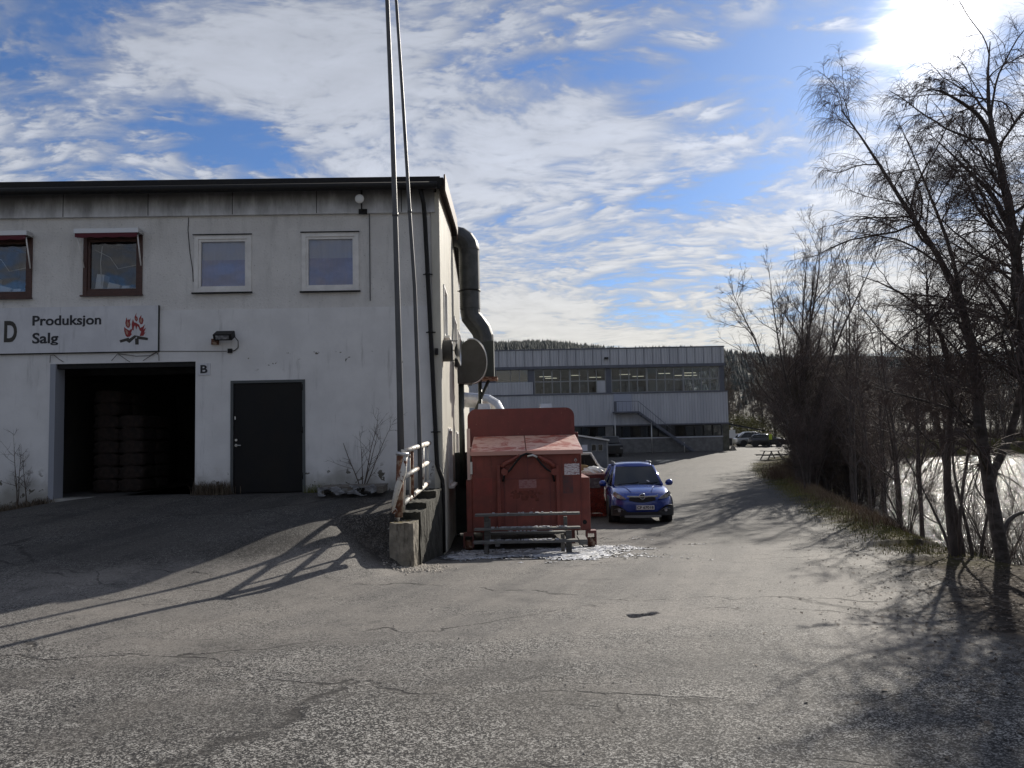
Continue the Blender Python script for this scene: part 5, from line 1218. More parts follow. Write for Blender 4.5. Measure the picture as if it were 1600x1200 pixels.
MB().prism([(-.5,0),(.56,0),(.52,.36),(.20,.83),(-.5,.83)], 'y', .03, .30).build('panel', M_black, fr2)
MB().tube([(-.15,-.03,.05),(-.1,-.03,.68)], .02, 6).tube([(.1,-.03,.0),(.0,-.03,.68)], .02, 6).build('strut', M_black, fr2)
bg_ = bmesh.new(); bmesh.ops.create_icosphere(bg_, subdivisions=4, radius=1)
for v in bg_.verts: v.co = Vector((v.co.x*.36, v.co.y*.25, v.co.z*.17)) * (1+.12*math.sin(v.co.x*9+v.co.z*7)*math.sin(v.co.y*8)+rr_.uniform(-.02,.02))
me = bpy.data.meshes.new('plastic_bag'); bg_.to_mesh(me); bg_.free(); me.materials.append(M_whiteplas)
o_ = link('plastic_bag', me); q = at(926, 737, 23.7); o_.location = (q.x+.0, 23.65, jz+.06); tag(o_, 'crumpled white plastic bag lying on top of the skip', 'bag')
o_ = MB().box(-.13,.13,-.1,.1,0,.28, rot=(.1,.1,.3)).build('cardboard_box', mat('cardboard', (.32,.22,.10), .9), bevel=.01); q = at(911, 727, 23.6); o_.location = (q.x, 23.7, jz+.0); tag(o_, 'small yellow-brown cardboard box in the skip beside the compactor', 'box')

# shed
SY_ = 58.0; s0 = at(899,700,SY_); s1 = at(949.5,700,SY_)
she = empty('garden_shed', ((s0.x+s1.x)/2, SY_, g1z(s1.x,SY_)), YAW, 'small grey-blue timber shed with a sloping white-edged roof beyond the skip', 'shed')
sz = she.location.z; hw = (s1.x-s0.x)/2; hL = at(899,681,SY_).z-sz; hR = at(949,689,SY_).z-sz
mb = MB(); mb.prism([(-hw,-.2),(hw,-.2),(hw,hR),(-hw,hL)], 'y', 0, 2.4); mb.build('wall', M_shed, she)
MB().prism([(-hw-.1,hL+.02),(hw+.12,hR-.01),(hw+.12,hR+.10),(-hw-.1,hL+.13)], 'y', -.2, 2.6).build('roof', M_roof, she)
MB().prism([(-hw-.1,hL+.03),(hw+.12,hR),(hw+.12,hR+.11),(-hw-.1,hL+.14)], 'y', -.235, -.201).build('roof_edge', M_whiteplas, she)
for a_, b_ in ((-hw+.45,-hw+.95),(hw-1.25,hw-.85),(hw-.75,hw-.35)):
    f = MB(); z0_, z1_ = hR-.75, hR-.22
    f.box(a_,a_+.04,-.03,-.001,z0_,z1_).box(b_-.04,b_,-.03,-.001,z0_,z1_).box(a_+.04,b_-.04,-.03,-.001,z0_,z0_+.04).box(a_+.04,b_-.04,-.03,-.001,z1_-.04,z1_); fo = f.build('window', M_greyfr, she); box('pane', a_+.04,b_-.04,-.015,-.001,z0_+.04,z1_-.04, M_curtain2 if a_ < -hw+1 else M_carglass, fo)
box('corner_board', hw-.08, hw+.02, -.03, -.001, -.2, hR-.03, M_greyfr, she)
# sign on a concrete foot
gx_ = at(1145, 700, 80).x; se = empty('post_sign', (gx_, 80, g1z(gx_,80)), 0, 'white notice board on a thin post with a pyramid concrete foot at the factory corner', 'sign')
MB().box(-.30,.32,-.03,.0,1.35,2.15).build('board', M_whiteplas, se); MB().tube([(0,.02,.3),(0,.02,2.5)], .03, 8).build('post', M_alu, se)
MB().loft([[(-.32,-.32,0),(.32,-.32,0),(.32,.32,0),(-.32,.32,0)],[(-.08,-.08,.5),(.08,-.08,.5),(.08,.08,.5),(-.08,.08,.5)]], smooth=False).build('foot', M_conc, se)
# picnic table
px_, PY = at(1206, 716, 65).x, 65.0
pt = empty('picnic_table', (px_, PY, g1z(px_,PY)), R_(8), 'wooden picnic table with attached benches standing on the grass verge', 'picnic table')
box('tabletop', -.62,.62,-.9,.9,.70,.75, M_wood, pt); box('seat', -1.12,-.78,-.9,.9,.42,.46, M_wood, pt); box('seat', .78,1.12,-.9,.9,.42,.46, M_wood, pt)
for y_ in (-.65,.65):
    box('cross_beam', -1.1,1.1,y_-.03,y_+.03,.34,.419, M_wood, pt)
    for s_ in (-1,1): MB().tube([(s_*.28,y_+.05,.69),(s_*.68,y_+.05,-.02)], .055, 4, smooth=False).build('leg', M_wood, pt)
# person in a hi-vis vest
def person(px, Y):
    x_ = at(px, 690, Y).x; z_ = g1z(x_, Y); e = empty('person', (x_, Y, z_), R_(10), 'person in a yellow hi-vis vest and dark trousers standing by the far parked cars', 'person')
    vs = [(0,0,.95),(0,0,1.12),(0,0,1.32),(0,0,1.46),(0,-.01,1.54),(0,-.015,1.66),(0,-.01,1.76), (.19,0,1.42),(.24,.0,1.15),(.22,-.09,.92),(.22,-.11,.84), (-.19,0,1.42),(-.24,0,1.15),(-.23,-.07,.92),(-.23,-.09,.84), (.10,0,.88),(.12,-.01,.5),(.12,.02,.09),(.13,-.14,.04), (-.10,0,.88),(-.13,.0,.5),(-.14,.03,.09),(-.16,-.13,.04)]
    rs = [.155,.15,.17,.13,.06,.095,.075, .065,.05,.036,.04, .065,.05,.036,.04, .10,.07,.05,.045, .10,.07,.05,.045]
    ed = [(0,1),(1,2),(2,3),(3,4),(4,5),(5,6),(3,7),(7,8),(8,9),(9,10),(3,11),(11,12),(12,13),(13,14),(0,15),(15,16),(16,17),(17,18),(0,19),(19,20),(20,21),(21,22)]
    me = bpy.data.meshes.new('body'); me.from_pydata(vs, ed, []); o = link('body', me, e); sk_ = o.modifiers.new('skin','SKIN'); 
    for i_, r in enumerate(rs): me.skin_vertices[0].data[i_].radius = (r, r*.75)
    me.skin_vertices[0].data[0].use_root = True; ss = o.modifiers.new('s','SUBSURF'); ss.levels = ss.render_levels = 1
    pm = bpy.data.materials.new('clothes_and_skin'); pm.use_nodes = True; t_ = NT(pm.node_tree); pz = t_.sep(t_.add('ShaderNodeTexCoord').outputs['Object'])[2]
    c = t_.mix(t_.ramp(pz, .89, .91), (.02,.022,.03), (.03,.03,.035)); c = t_.mix(t_.ramp(pz, 1.49, 1.52), c, (.42,.25,.19)); t_.put(t_.n['Principled BSDF'].inputs['Base Color'], c); me.materials.append(pm)
    rg_ = []
    for z2, a_, b_ in ((.86,.20,.15),(1.1,.185,.145),(1.3,.21,.15),(1.44,.20,.13),(1.50,.10,.09)): rg_.append([(a_*math.cos(q), b_*math.sin(q), z2) for q in np.linspace(0,2*PI,17)[:-1]])
    MB().loft(rg_, caps=False).build('vest', M_hiviz, e)
    MB().loft([[(.095*f_*math.cos(q), .02+.09*f_*math.sin(q), z2) for q in np.linspace(0,2*PI,13)[:-1]] for z2, f_ in ((1.70,1.0),(1.76,1.0),(1.81,.7),(1.83,.2))]).build('hair', M_black, e)
person(1204, 88)
# flatbed trailer with a loading beam
tx_ = at(1163, 680, 97).x; te = empty('flatbed_trailer', (tx_, 97, g1z(tx_,97)), R_(6), 'dark flatbed trailer with a sloping loading beam at the far end of the yard', 'trailer')
MB().box(-2.6,3.0,0,2.2,.75,.95).box(-2.6,-2.5,0,2.2,.95,2.0).build('bed', M_black, te); MB().prism([(-2.2,2.7),(3.0,1.7),(3.0,1.85),(-2.2,2.95)], 'y', .3, .6).box(-2.1,-1.95,.3,.6,.95,2.7).build('beam', M_black, te)
for k_ in (-1.7,-.8,1.4,2.3): MB().tube([(k_,-.02,.42),(k_,.25,.42)], .42, 18).build('wheel', M_blackr, te)
MB().box(-1.9,1.8,.2,2.0,.951,1.5).build('load', M_greyclad, te)

# ------------------------------------------------------------------ factory building
FF = Frame(22.62, 80.0, 0, YAW); FP = FF.px
zg = g1z(22, 80); fe = empty('factory_building', (22.62, 80.0, 0), YAW, 'long grey corrugated factory building with a band of upper windows and an outside stair', 'building')
UL2 = -45.0; z1a = FP(1137,660)[1]; z1b = FP(1136,612)[1]; z2b = FP(1131,567)[1]; z3b = FP(1131,542)[1]; DP = 22.0
def corr(name, u0, u1, z0_, z1_, y_, m, parent, pitch=.30, d_=.045, joints=False):
    n = int((u1-u0)/pitch); mb = MB()
    prof = []
    for k_ in range(n+1):
        a_ = u0+k_*pitch
        prof += [(a_,0),(a_+pitch*.35,0),(a_+pitch*.45,-d_),(a_+pitch*.85,-d_),(a_+pitch*.95,0)]
    prof = [q for q in prof if q[0] <= u1] + [(u1,0)]
    for (xa,ya),(xb,yb) in zip(prof[:-1],prof[1:]):
        if xb-xa < 1e-5: continue
        mb.face([(xa,y_+ya,z0_),(xb,y_+yb,z0_),(xb,y_+yb,z1_),(xa,y_+ya,z1_)])
    mb.face([(u0,y_+.06,z0_),(u1,y_+.06,z0_),(u1,y_+.06,z1_),(u0,y_+.06,z1_)])
    if joints:
        u_ = u0+.3
        while u_ < u1: mb.box(u_-.02,u_+.02,-.06,-.044,z0_,z1_-.02, m=1); u_ += .9
    return mb.build(name, [m, M_greytrim], parent, fix=False)
stp = FP(836,640)[0]
corr('lower_cladding', UL2, 0, z1a, z1b, 0, M_greyclad, fe)
uR = FP(1131,560)[0]
corr('upper_cladding', UL2, uR, z2b, z3b, .0, M_greyclad, fe, .30, joints=True)
MB().box(UL2,uR+.1,-.12,.1,z2b-.30,z2b-.001).box(UL2,uR+.08,-.08,DP,z3b,z3b+.12).box(UL2,.05,-.10,-.047,z1b-.0,z1b+.14).box(UL2,.03,-.08,-.046,z1a-.14,z1a-.001).build('trim', M_greytrim, fe)
box('roof', UL2, uR, 0.1, DP-.1, z3b-.5, z3b-.05, M_roof, fe)
# window band
wz0, wz1 = z1b+.14, z2b-.30; wm_ = (wz0+wz1)/2
zlow = FP(1060,612)[1]
bays = [(836,889),(892,945),(956,1009),(1012,1066),(1069,1122)]
for k_, (pa, pb) in enumerate(bays):
    ua, ub = FP(pa,590,.25)[0], FP(pb,590,.25)[0]; n = 4; f = MB(); t_ = .05
    f.box(ua-.1,ua,.20,.32,wz0,wz1).box(ub,ub+.1,.20,.32,wz0,wz1).box(ua,ub,.20,.32,wm_-.06,wm_+.06).box(ua,ub,.20,.32,wz0,wz0+.07).box(ua,ub,.20,.32,wz1-.07,wz1)
    for q in range(1, n): u_ = ua+(ub-ua)*q/n; f.box(u_-t_,u_+t_,.19,.33,wz0+.07,wm_-.06).box(u_-t_,u_+t_,.19,.33,wm_+.06,wz1-.07)
    fo = f.build('window', M_greyfr, fe); box('pane', ua,ub,.25,.26,wz0,wz1, M_glassf, fo)
    if k_ == 1: a_ = ua+(ub-ua)*.75+t_; box('blank_panel', a_, ub, .17, .19, wz0+.05, wm_-.05, M_greyclad, fo)
    if k_ == 3: box('whiteboard', ua+.2, ua+2.2, .8, .85, wz0+.1, wm_-.1, M_intlit, fo); box('whiteboard', ua+2.5, ua+4.1, .9, .95, wz0+.3, wm_-.1, M_intlit, fo)
    if k_ == 2: box('whiteboard', ua+1.6, ua+2.2, .8, .85, wz0+.1, wm_-.1, M_intlit, fo)
for pa, pb in ((775,797),(798,811),(812.5,824)):
    ua, ub = FP(pa,590,.25)[0], FP(pb,590,.25)[0]; f = MB(); zq = wm_+.0
    f.box(ua-.06,ua,.20,.32,zq,wz1).box(ub,ub+.06,.20,.32,zq,wz1).box(ua,ub,.20,.32,zq,zq+.06); fo = f.build('window', M_greyfr, fe); box('pane', ua,ub,.25,.26,zq,wz1, M_glassd, fo)
corr('middle_cladding', UL2, FP(834,600)[0]-.1, wz0-.1, wm_-.02, -.0, M_greyclad, fe)
# slate panels between bays
for pa, pb in ((825.5,834.5),(946.5,954.5),(1124,1131)):
    ua, ub = FP(pa,590,.25)[0], FP(pb,590,.25)[0]; box('infill_panel', ua, ub, .15, .3, wz0-.0, wz1, M_greytrim, fe)
box('far_infill', UL2, FP(774,590)[0], .15,.3, wz0, wz1, M_greytrim, fe)
# upper floor interior, open to windows on the far side
box('upper_floor', UL2+.1, -.1, .3, DP, wz0-.5, wz0-.02, M_intlit, fe)
box('ceiling', UL2+.1, uR-.1, .35, DP, wz1+.15, wz1+.25, M_dark, fe)
bk = MB(); ee = FP(1090,590,.25)[0]; bk.box(UL2+.1, ee-1.2, 14.0, 14.1, wz0-.02, wz1+.14); bk.build('inner_partition', M_intlit if False else M_dark, fe)
es = MB(); n = 9
for q in range(n+1): 
    y_ = .4 + (DP-.6)*q/n; es.box(uR-.12,uR-.02,y_,y_+.14,wz0,wz1+.1)
es.box(uR-.12,uR-.02,.55,DP,wm_-.05,wm_+.05); es.box(uR-.12,uR-.02,.3,DP,wz0-.5,wz0+.1); fo = es.build('end_window', M_greyfr, fe)
bw_ = MB(); n = 14; b0_ = ee-1.2
for q in range(n+1): u_ = b0_+(uR-b0_)*q/n; bw_.box(u_,u_+.10,DP-.25,DP-.15,wz0,wz1+.1)
for q in (0,.33,.66,1): zq = wz0+(wz1-wz0)*q; bw_.box(b0_,uR-.15,DP-.27,DP-.25,zq-.05,zq+.05)
bw_.build('rear_window', M_greyfr, fe)
lamps = [(852,589),(861,591.5),(898,587),(930,590),(976,585.5),(997,588.5),(1038,584),(1063,587),(1078,583),(1080,587),(872,597),(914,596)]
for k_, (px1, py1) in enumerate(lamps):
    dd_ = 3.5 + (k_*2.7)%7; q = FP(px1, py1, dd_); zq = min(q[1], wz1-.2); box('ceiling_light', q[0]-.65, q[0]+.65, dd_-.06, dd_+.06, q[1], q[1]+.07, M_lamp, fe)
# people-free clutter in the rooms
cl_ = MB()
for k_ in range(34):
    u_ = rr_.uniform(FP(836,600)[0], -1.5); y_ = rr_.uniform(2.5, 12); w_ = rr_.uniform(.2,.8); cl_.box(u_,u_+w_,y_,y_+.5,wz0-.02,wz0+rr_.uniform(.5,1.35))
cl_.build('furniture', mat('office_furniture', (.22,.21,.20), .8, col2=(.08,.08,.09), nscale=.7), fe)
# ground floor
gz1 = z1a-.14; gl0, gl1 = FP(1060,682)[1], FP(1060,664)[1]
wh = [(FP(958,670)[0], FP(1128,670)[0], gl0, gl1), (FP(896,670)[0], FP(946,670)[0], gl0+.1, gl1)]
mb = MB(); wall_holes(mb, UL2, -.05, -1.8, gz1, wh, .05, .45); mb.build('ground_floor_wall', M_block, fe)
box('corner_pier', -.65, .0, -.02, .0495, -1.8, gz1, mat('dirty_concrete', (.13,.125,.10), .9, col2=(.08,.08,.06), nscale=2), fe)
for (a_, b_, c_, d_), n in zip(wh, (12, 4)):
    f = MB(); 
    for q in range(n+1): u_ = a_+(b_-a_)*q/n; f.box(u_-.07,u_+.07,.12,.22,c_,d_)
    f.box(a_,b_,.13,.21,c_,c_+.07).box(a_,b_,.13,.21,d_-.07,d_); fo = f.build('window', M_black, fe); box('pane', a_,b_,.16,.17,c_,d_, M_glassf, fo)
    bm_ = MB()
    for q in range(n):
        if (q*7)%5 != 4: u_ = a_+(b_-a_)*q/n; bm_.box(u_+.08,u_+(b_-a_)/n-.08,.24,.26,c_,d_)
    bm_.build('blind', M_blind, fo)
    box('sill', a_-.1,b_+.1,-.02,.0495,c_-.14,c_-.02, M_greyclad, fo)
mj = MB()
for k_ in range(1,4): zz_ = -1.0 + k_*.0
box('dark_room', UL2+.2, -.5, 1.4, 1.5, -1.5, gz1-.02, M_dark, fe)
corr('end_cladding', 0, DP, z1a, z1b, 0, M_greyclad, fe); eo = bpy.data.objects['end_cladding']; eo.rotation_euler = (0,0,PI/2)
mb = MB().box(uR-.02,uR+.04,0,DP,z2b-.2,z3b).box(-.05,-.01,.46,DP,-1.8,z1a); mb.build('end_wall', M_greyclad, fe)
# camera box on the cladding, electric box
box('wall_lamp', FP(947,560)[0]-.2, FP(947,560)[0]+.2, -.35, -.05, FP(947,560)[1]-.1, FP(947,560)[1]+.1, M_black, fe)
# door and stairs
dz0, dz1 = FP(972,643)[1], FP(972,615.5)[1]; da, db_ = FP(959,630)[0], FP(987,630)[0]
box('stair_door', da, db_, -.075, -.05, dz0, dz1, M_bluedoor, fe)
se_ = MB(); la, lb = FP(957,644)[0], FP(994,644)[0]; yo = -1.3
se_.box(la,lb,yo,-.06,dz0-.18,dz0-.03); 
s0_ = (lb, dz0-.1); s1_ = (FP(1085,702,yo)[0], zg-.0)
for y_ in (yo, -.15): se_.prism([(s0_[0],s0_[1]-.12),(s1_[0],s1_[1]-.1),(s1_[0],s1_[1]+.14),(s0_[0],s0_[1]+.10)], 'y', y_, y_+.05)
n = 16
for k_ in range(n): u_ = s0_[0]+(s1_[0]-s0_[0])*(k_+.5)/n; z_ = s0_[1]+(s1_[1]-s0_[1])*(k_+.5)/n; se_.box(u_-.13,u_+.13,yo+.06,-.16,z_-.02,z_+.02)
sto = se_.build('staircase', M_greytrim, fe)
rl2 = MB(); rz2 = 1.0
rl2.tube([(la,yo,dz0+rz2),(lb,yo,dz0+rz2),(s1_[0]-2.2,yo,s1_[1]+rz2+1.3)], .03, 6)
rl2.tube([(la,yo,dz0+.1),(la,yo,dz0+rz2)], .03, 6)
for k_ in range(7): u_ = la+(lb-la)*k_/6; rl2.tube([(u_,yo,dz0),(u_,yo,dz0+rz2)], .014, 5)
for k_ in range(14): f_ = k_/14*.62; u_ = lb+(s1_[0]-lb)*f_; z_ = dz0+(s1_[1]-dz0)*f_; rl2.tube([(u_,yo,z_),(u_,yo,z_+rz2)], .014, 5)
rl2.box(la-.03,la+.25,yo-.02,yo,dz0-.1,dz0+rz2)
rl2.build('handrail', M_greytrim, sto)
for px1, zt2 in ((962,dz0-.1),(1019,FP(1019,660)[1]),(1069.5,FP(1069,691)[1])):
    u_ = FP(px1,680,yo)[0]; MB().tube([(u_,yo+.2,zg-.1),(u_,yo+.2,zt2)], .05, 6).build('support_post', M_alu, sto)

# ------------------------------------------------------------------ trees
def stem(pxs, Y, dy=0.0):
    n = len(pxs); return [tuple(at(a_, b_, Y + dy*k_/(n-1))) for k_, (a_, b_) in enumerate(pxs)]
def grounded(st, off=-.25):
    x_, y_, _ = st[0]; z_ = g1z(x_, y_) + off; q = list(st)
    if q[0][2] > z_: q = [(x_, y_, z_)] + q
    return q
BI = dict(bark=M_birch, weep=.30)
# weeping birch, two long stems in view
A = [grounded(stem([(1570,880),(1558,833),(1553,787),(1545,750),(1533,710),(1527,667),(1530,600),(1532,562),(1517,530),(1507,490),(1500,455),(1492,437),(1475,405),(1450,372),(1430,350),(1400,302),(1370,250),(1340,197),(1327,175),(1314,172)], 11.4, -1.0)),
     stem([(1527,667),(1524,600),(1512,520),(1500,455),(1495,432),(1487,387),(1470,350),(1450,295),(1432,255),(1420,220),(1407,200)], 11.0, .6),
     stem([(1545,750),(1575,700),(1600,600),(1612,480),(1640,350),(1650,200)], 11.2, -.6),
     stem([(1562,860),(1572,812),(1600,798),(1640,800),(1660,760)], 11.5, .6),
     stem([(1527,667),(1490,640),(1440,625),(1390,612),(1350,600)], 11.2, .6)]
make_tree('birch_tree', A[0][0], A, [.105,.055,.06,.045,.035], 'tall bare weeping birch nearest the camera on the river bank, leaning left over the water', 'tree', 'bare trees along the river bank', 21, counts=(36,14,11), angs=((.5,1.2),(.5,1.2),(.4,1.0)), lens=(.26,.44,.60), rmins=(.006,.0032,.0021), t0=.22, up=.3, segs=(10,7,5), **BI)
B = [grounded(stem([(1640,905),(1625,800),(1612,650),(1600,540),(1597,500),(1590,425),(1585,350),(1570,287),(1557,237),(1542,192),(1540,150),(1541,97),(1547,65)], 10.4, .8)),
     stem([(1588,400),(1575,345),(1545,295),(1512,267),(1482,235),(1447,205)], 10.9, .6),
     stem([(1555,230),(1532,180),(1490,152),(1460,137),(1430,147)], 11.0, -.5),
     stem([(1597,500),(1625,400),(1650,300),(1640,180),(1625,100)], 10.6, .3),
     stem([(1600,540),(1570,480),(1540,440),(1490,400)], 10.8, 1.0)]
make_tree('birch_tree', B[0][0], B, [.14,.05,.04,.06,.045], 'thick-stemmed bare birch at the right edge with its crown against the sun', 'tree', 'bare trees along the river bank', 22, counts=(36,14,11), angs=((.5,1.2),(.5,1.2),(.4,1.0)), lens=(.31,.44,.55), rmins=(.007,.0035,.0021), t0=.28, up=.35, segs=(10,7,5), **BI)
C = [grounded(stem([(1490,857),(1486,813),(1477,767),(1480,700),(1488,620),(1487,565),(1475,530),(1465,500),(1420,462),(1375,437),(1340,430)], 12.0, -.6)),
     grounded(stem([(1505,857),(1490,790),(1475,720),(1462,640),(1452,560),(1450,470),(1450,432),(1440,370)], 12.1, .8)),
     grounded(stem([(1520,860),(1505,800),(1485,720),(1500,620),(1520,540)], 12.0, .4)), grounded(stem([(1498,857),(1500,780),(1515,700),(1525,600),(1520,500),(1530,420)], 12.0, .5)),
     grounded(stem([(1530,862),(1545,800),(1560,720),(1580,620),(1590,560)], 12.0, .5)), grounded(stem([(1485,855),(1460,800),(1430,740),(1400,690)], 12.0, .6))]
make_tree('alder_tree', C[0][0], C, [.075,.05,.03,.032,.03,.03], 'many-stemmed bare alder standing just left of the nearest birch trunk', 'tree', 'bare trees along the river bank', 23, counts=(16,10,8), lens=(.28,.44,.42), rmins=(.005,.003,.0018), t0=.28, wander=.16)
# off-frame trees to the right that shade the near road (they stand where the bank continues)
def gen_stems(rg, x_, y_, h_, n, spread, lean=(0,0)):
    z_ = g1z(x_, y_) - .2; out = []
    for k_ in range(n):
        a_ = rg.uniform(0, 2*PI); s_ = spread*rg.uniform(.3,1) if n > 1 else spread*.3; hh = h_*rg.uniform(.75,1) if k_ else h_
        pts = [(x_+.12*math.cos(a_)*(n>1), y_+.12*math.sin(a_)*(n>1), z_)]
        for q in (.15,.3,.45,.6,.75,.9,1.0): pts.append((x_+(math.cos(a_)*s_*q**1.4+lean[0]*q)*hh*.5+rg.uniform(-.12,.12)*h_/12, y_+(math.sin(a_)*s_*q**1.4+lean[1]*q)*hh*.5+rg.uniform(-.12,.12)*h_/12, z_+hh*q))
        out.append(pts)
    return out
rg = random.Random(9)
protos = {}
def proto(key, x_, y_, h_, n, spread, r0, seed, label, cat='tree', name='alder_tree', group='bare trees along the river bank', lean=(0,0), **kw):
    st = gen_stems(random.Random(seed), x_, y_, h_, n, spread, lean)
    e = make_tree(name, (x_, y_, g1z(x_,y_)), st, [r0*(1 if k_ == 0 else .75) for k_ in range(n)], label, cat, group, seed, **kw)
    protos[key] = [e, [q for q in bpy.data.objects if q.parent == e]]
    return e
def put(key, x_, y_, sc, rz, label=None, zoff=0.0, group=None):
    e, kids = protos[key]; c_ = e.copy(); COL.objects.link(c_); c_.location = (x_, y_, g1z(x_, y_)+zoff); c_.rotation_euler = (0,0,rz); c_.scale = (sc,sc,sc)
    for q in kids: k_ = q.copy(); COL.objects.link(k_); k_.parent = c_
    if label: c_['label'] = label
    if group: c_['group'] = group
    return c_
# medium trees
proto('t1', 14.2, 38, 12.6, 7, .75, .13, 31, 'tallest bare fan-shaped tree left of the birches, rising behind the verge thicket', counts=(15,10,7), angs=((.35,.8),(.4,.9),(.4,.9)), lens=(.34,.44,.42), rmins=(.014,.008,.005), t0=.15, up=.9)
proto('t2', 15.6, 36, 10.5, 2, .25, .10, 32, 'slim upright bare tree between the fan-shaped tree and the birches', counts=(18,9,7), lens=(.28,.42,.4), rmins=(.016,.009,.005), t0=.2, up=.8)
proto('s1', 12.2, 32, 4.8, 8, 1.1, .05, 33, 'dense bare alder thicket leaning over the bank, nearest of the thicket', 'shrub', 'alder_shrub', 'bare alder shrubs along the bank', counts=(9,9,8), lens=(.36,.45,.45), rmins=(.008,.0055,.004), t0=.08, up=.3, wander=.16)
proto('s2', 13.6, 35, 6.0, 9, 1.0, .055, 34, 'wide tangled bare shrub on the bank behind the nearest thicket', 'shrub', 'alder_shrub', 'bare alder shrubs along the bank', counts=(10,9,8), lens=(.34,.45,.45), rmins=(.009,.006,.0045), t0=.06, up=.3, wander=.18, twig=M_twigb)
proto('b1', 8.9, 17.5, 2.4, 9, 1.4, .018, 35, 'low bare bush at the water edge left of the alder', 'shrub', 'bank_bush', 'low bare bushes at the water edge', counts=(7,6,6), lens=(.4,.45,.45), rmins=(.004,.003,.002), t0=.1, up=.3, wander=.16)
def bx(y_, off): return float(np.interp(y_, XG, XV)) + off
words = ['reddish', 'greyish', 'dark', 'leaning', 'broad', 'ragged', 'upright', 'sparse']
spots = [('s2',39,.9,1.0),('s1',47,.6,1.2),('s2',53,-.2,1.2),('s1',58,.4,1.4),('s2',35.5,.9,.85),('s2',37,-.4,.9),('s1',42,-.4,1.1),('s2',46,.6,1.2),('s1',34.5,-.2,.8),('s1',36,.3,.9),('s2',39,.6,.9),('s1',50,1.0,1.1),('s1',35,.2,1.3),('s2',36,2.2,1.2),('s2',41,-.3,1.2),('s1',40,2.0,1.4),('s1',47,-.3,1.4),('s2',50,1.8,1.5),('s2',56,.2,1.3),('s1',61,1.2,1.6),('s2',68,.8,1.6),('s1',74,2.5,1.7),('s2',38,3.2,1.1),('s1',43,1.4,1.3),('s2',44,3.5,1.3),('s1',53,4.0,1.4),('s2',58,3.0,1.3)]
for k_, (key, y_, off, sc) in enumerate(spots):
    put(key, bx(y_,off), y_, sc, rg.uniform(0,6.28), 'bare alder shrub lost in the dense dark thicket between the picnic table and the river')
tsp = [('t2',16.5,.3,.52,'thin bare tree at the water edge just left of the many-stemmed alder'),('t2',19.5,.5,.58,'thin bare tree at the water edge between the alder and the dark thicket'),('t2',23.5,.8,.62,'slender bare trunk rising at the near end of the dark thicket'),('t2',22.3,.2,.55,'thin dark trunk at the left side of the open view of the water'),('t1',46,.5,.85,'bare tree standing in the thicket behind the fan-shaped tree'),('t2',43,-.8,.95,'upright bare tree beside the fan-shaped tree'),('t1',60,-.5,.8,'bare tree by the bend of the road behind the picnic table'),
       ('t2',67,-.8,1.0,'bare tree close behind the picnic table'),('t2',72,-1.5,1.0,'bare tree at the far end of the verge'),('t1',78,.5,.8,'bare tree nearest the far parked cars'),('t2',31,1.4,.95,'slim bare tree in the middle of the thicket'),('t2',52,0,1.1,'tall slim bare tree deep in the thicket')]
for key, y_, off, sc, lb in tsp: put(key, bx(y_,off), y_, sc, rg.uniform(0,6.28), lb)
for k_, (y_, off, sc) in enumerate([(12.2,.9,.8),(13.2,.8,.9),(14.5,.9,.8),(16,1.3,.8),(11.2,1.2,.9),(15.2,2.0,.8)]):
    put('b1', bx(y_,off), y_, sc, rg.uniform(0,6.28), 'low bare bush with fine twigs in front of the glittering water')
# trees beside and behind the camera on the same bank, outside the frame, whose shadows fall on the near road
for k_, (x_, y_, sc, key) in enumerate([(9.4,7.4,.80,'t2'),(8.2,4.6,.8,'t2'),(9.4,9.9,.85,'t2'),(8.4,2.2,.8,'t2'),(9.8,6.3,1.0,'s2'),(10.6,9.2,1.05,'s1'),(11.5,12,1.0,'t2'),(9.3,3.8,1.0,'s1'),(9.2,1.0,.9,'s2'),(10.0,7.9,.9,'s1'),(8.9,-1.0,1.1,'s2'),(7.9,-.3,.85,'t2'),(9.9,5.2,1.1,'s1'),(10.2,10.4,1.0,'s2')]):
    put(key, x_, y_, sc, rg.uniform(0,6.28), 'bare tree on the bank just beyond the right edge of the picture', group='bare trees just beyond the right edge')
# far trees beyond the yard and across the river
proto('f1', 34, 120, 13, 2, .35, .16, 41, 'bare brown tree standing beyond the far yard', group='bare trees beyond the yard', counts=(14,8,6), lens=(.33,.42,.42), rmins=(.03,.022,.016), t0=.12, up=.6, twig=M_twigb)
proto('f2', 42, 128, 11, 4, .6, .12, 42, 'bare spreading tree beyond the far yard', group='bare trees beyond the yard', counts=(12,8,6), lens=(.36,.42,.42), rmins=(.03,.022,.016), t0=.10, up=.5, twig=M_twigb)
for k_ in range(46):
    Y = rg.uniform(118, 235); px1 = rg.uniform(1110, 1680); x_ = (px1-800)/F*Y
    if Y < 145 and x_ > 75: Y = rg.uniform(150,235); x_ = (px1-800)/F*Y
    put(rg.choice(('f1','f2')), x_, Y, rg.uniform(.8,1.25), rg.uniform(0,6.28), 'bare tree in the brown wood beyond the far yard and river bend')
for k_ in range(34):
    px1 = rg.uniform(1290, 1720); Y = rg.uniform(109, 124) + (8 if px1 < 1380 else 0)
    put(rg.choice(('f1','f2')), (px1-800)/F*Y, Y, rg.uniform(.6,.95), rg.uniform(0,6.28), 'bare tree on the far river bank')
bp = [(x_, float(np.interp(x_, [20,45,60,80,120,200], [0,0,0,0,0,0])) + rg.uniform(106, 112)) for x_ in np.linspace(50, 130, 400)]
tufts('far_bank_scrub', bp, .6, 2.2, 12000, M_twigb, 'low brown scrub along the far bank of the river', 'scrub', 16, w_=.03, spread=1.2)
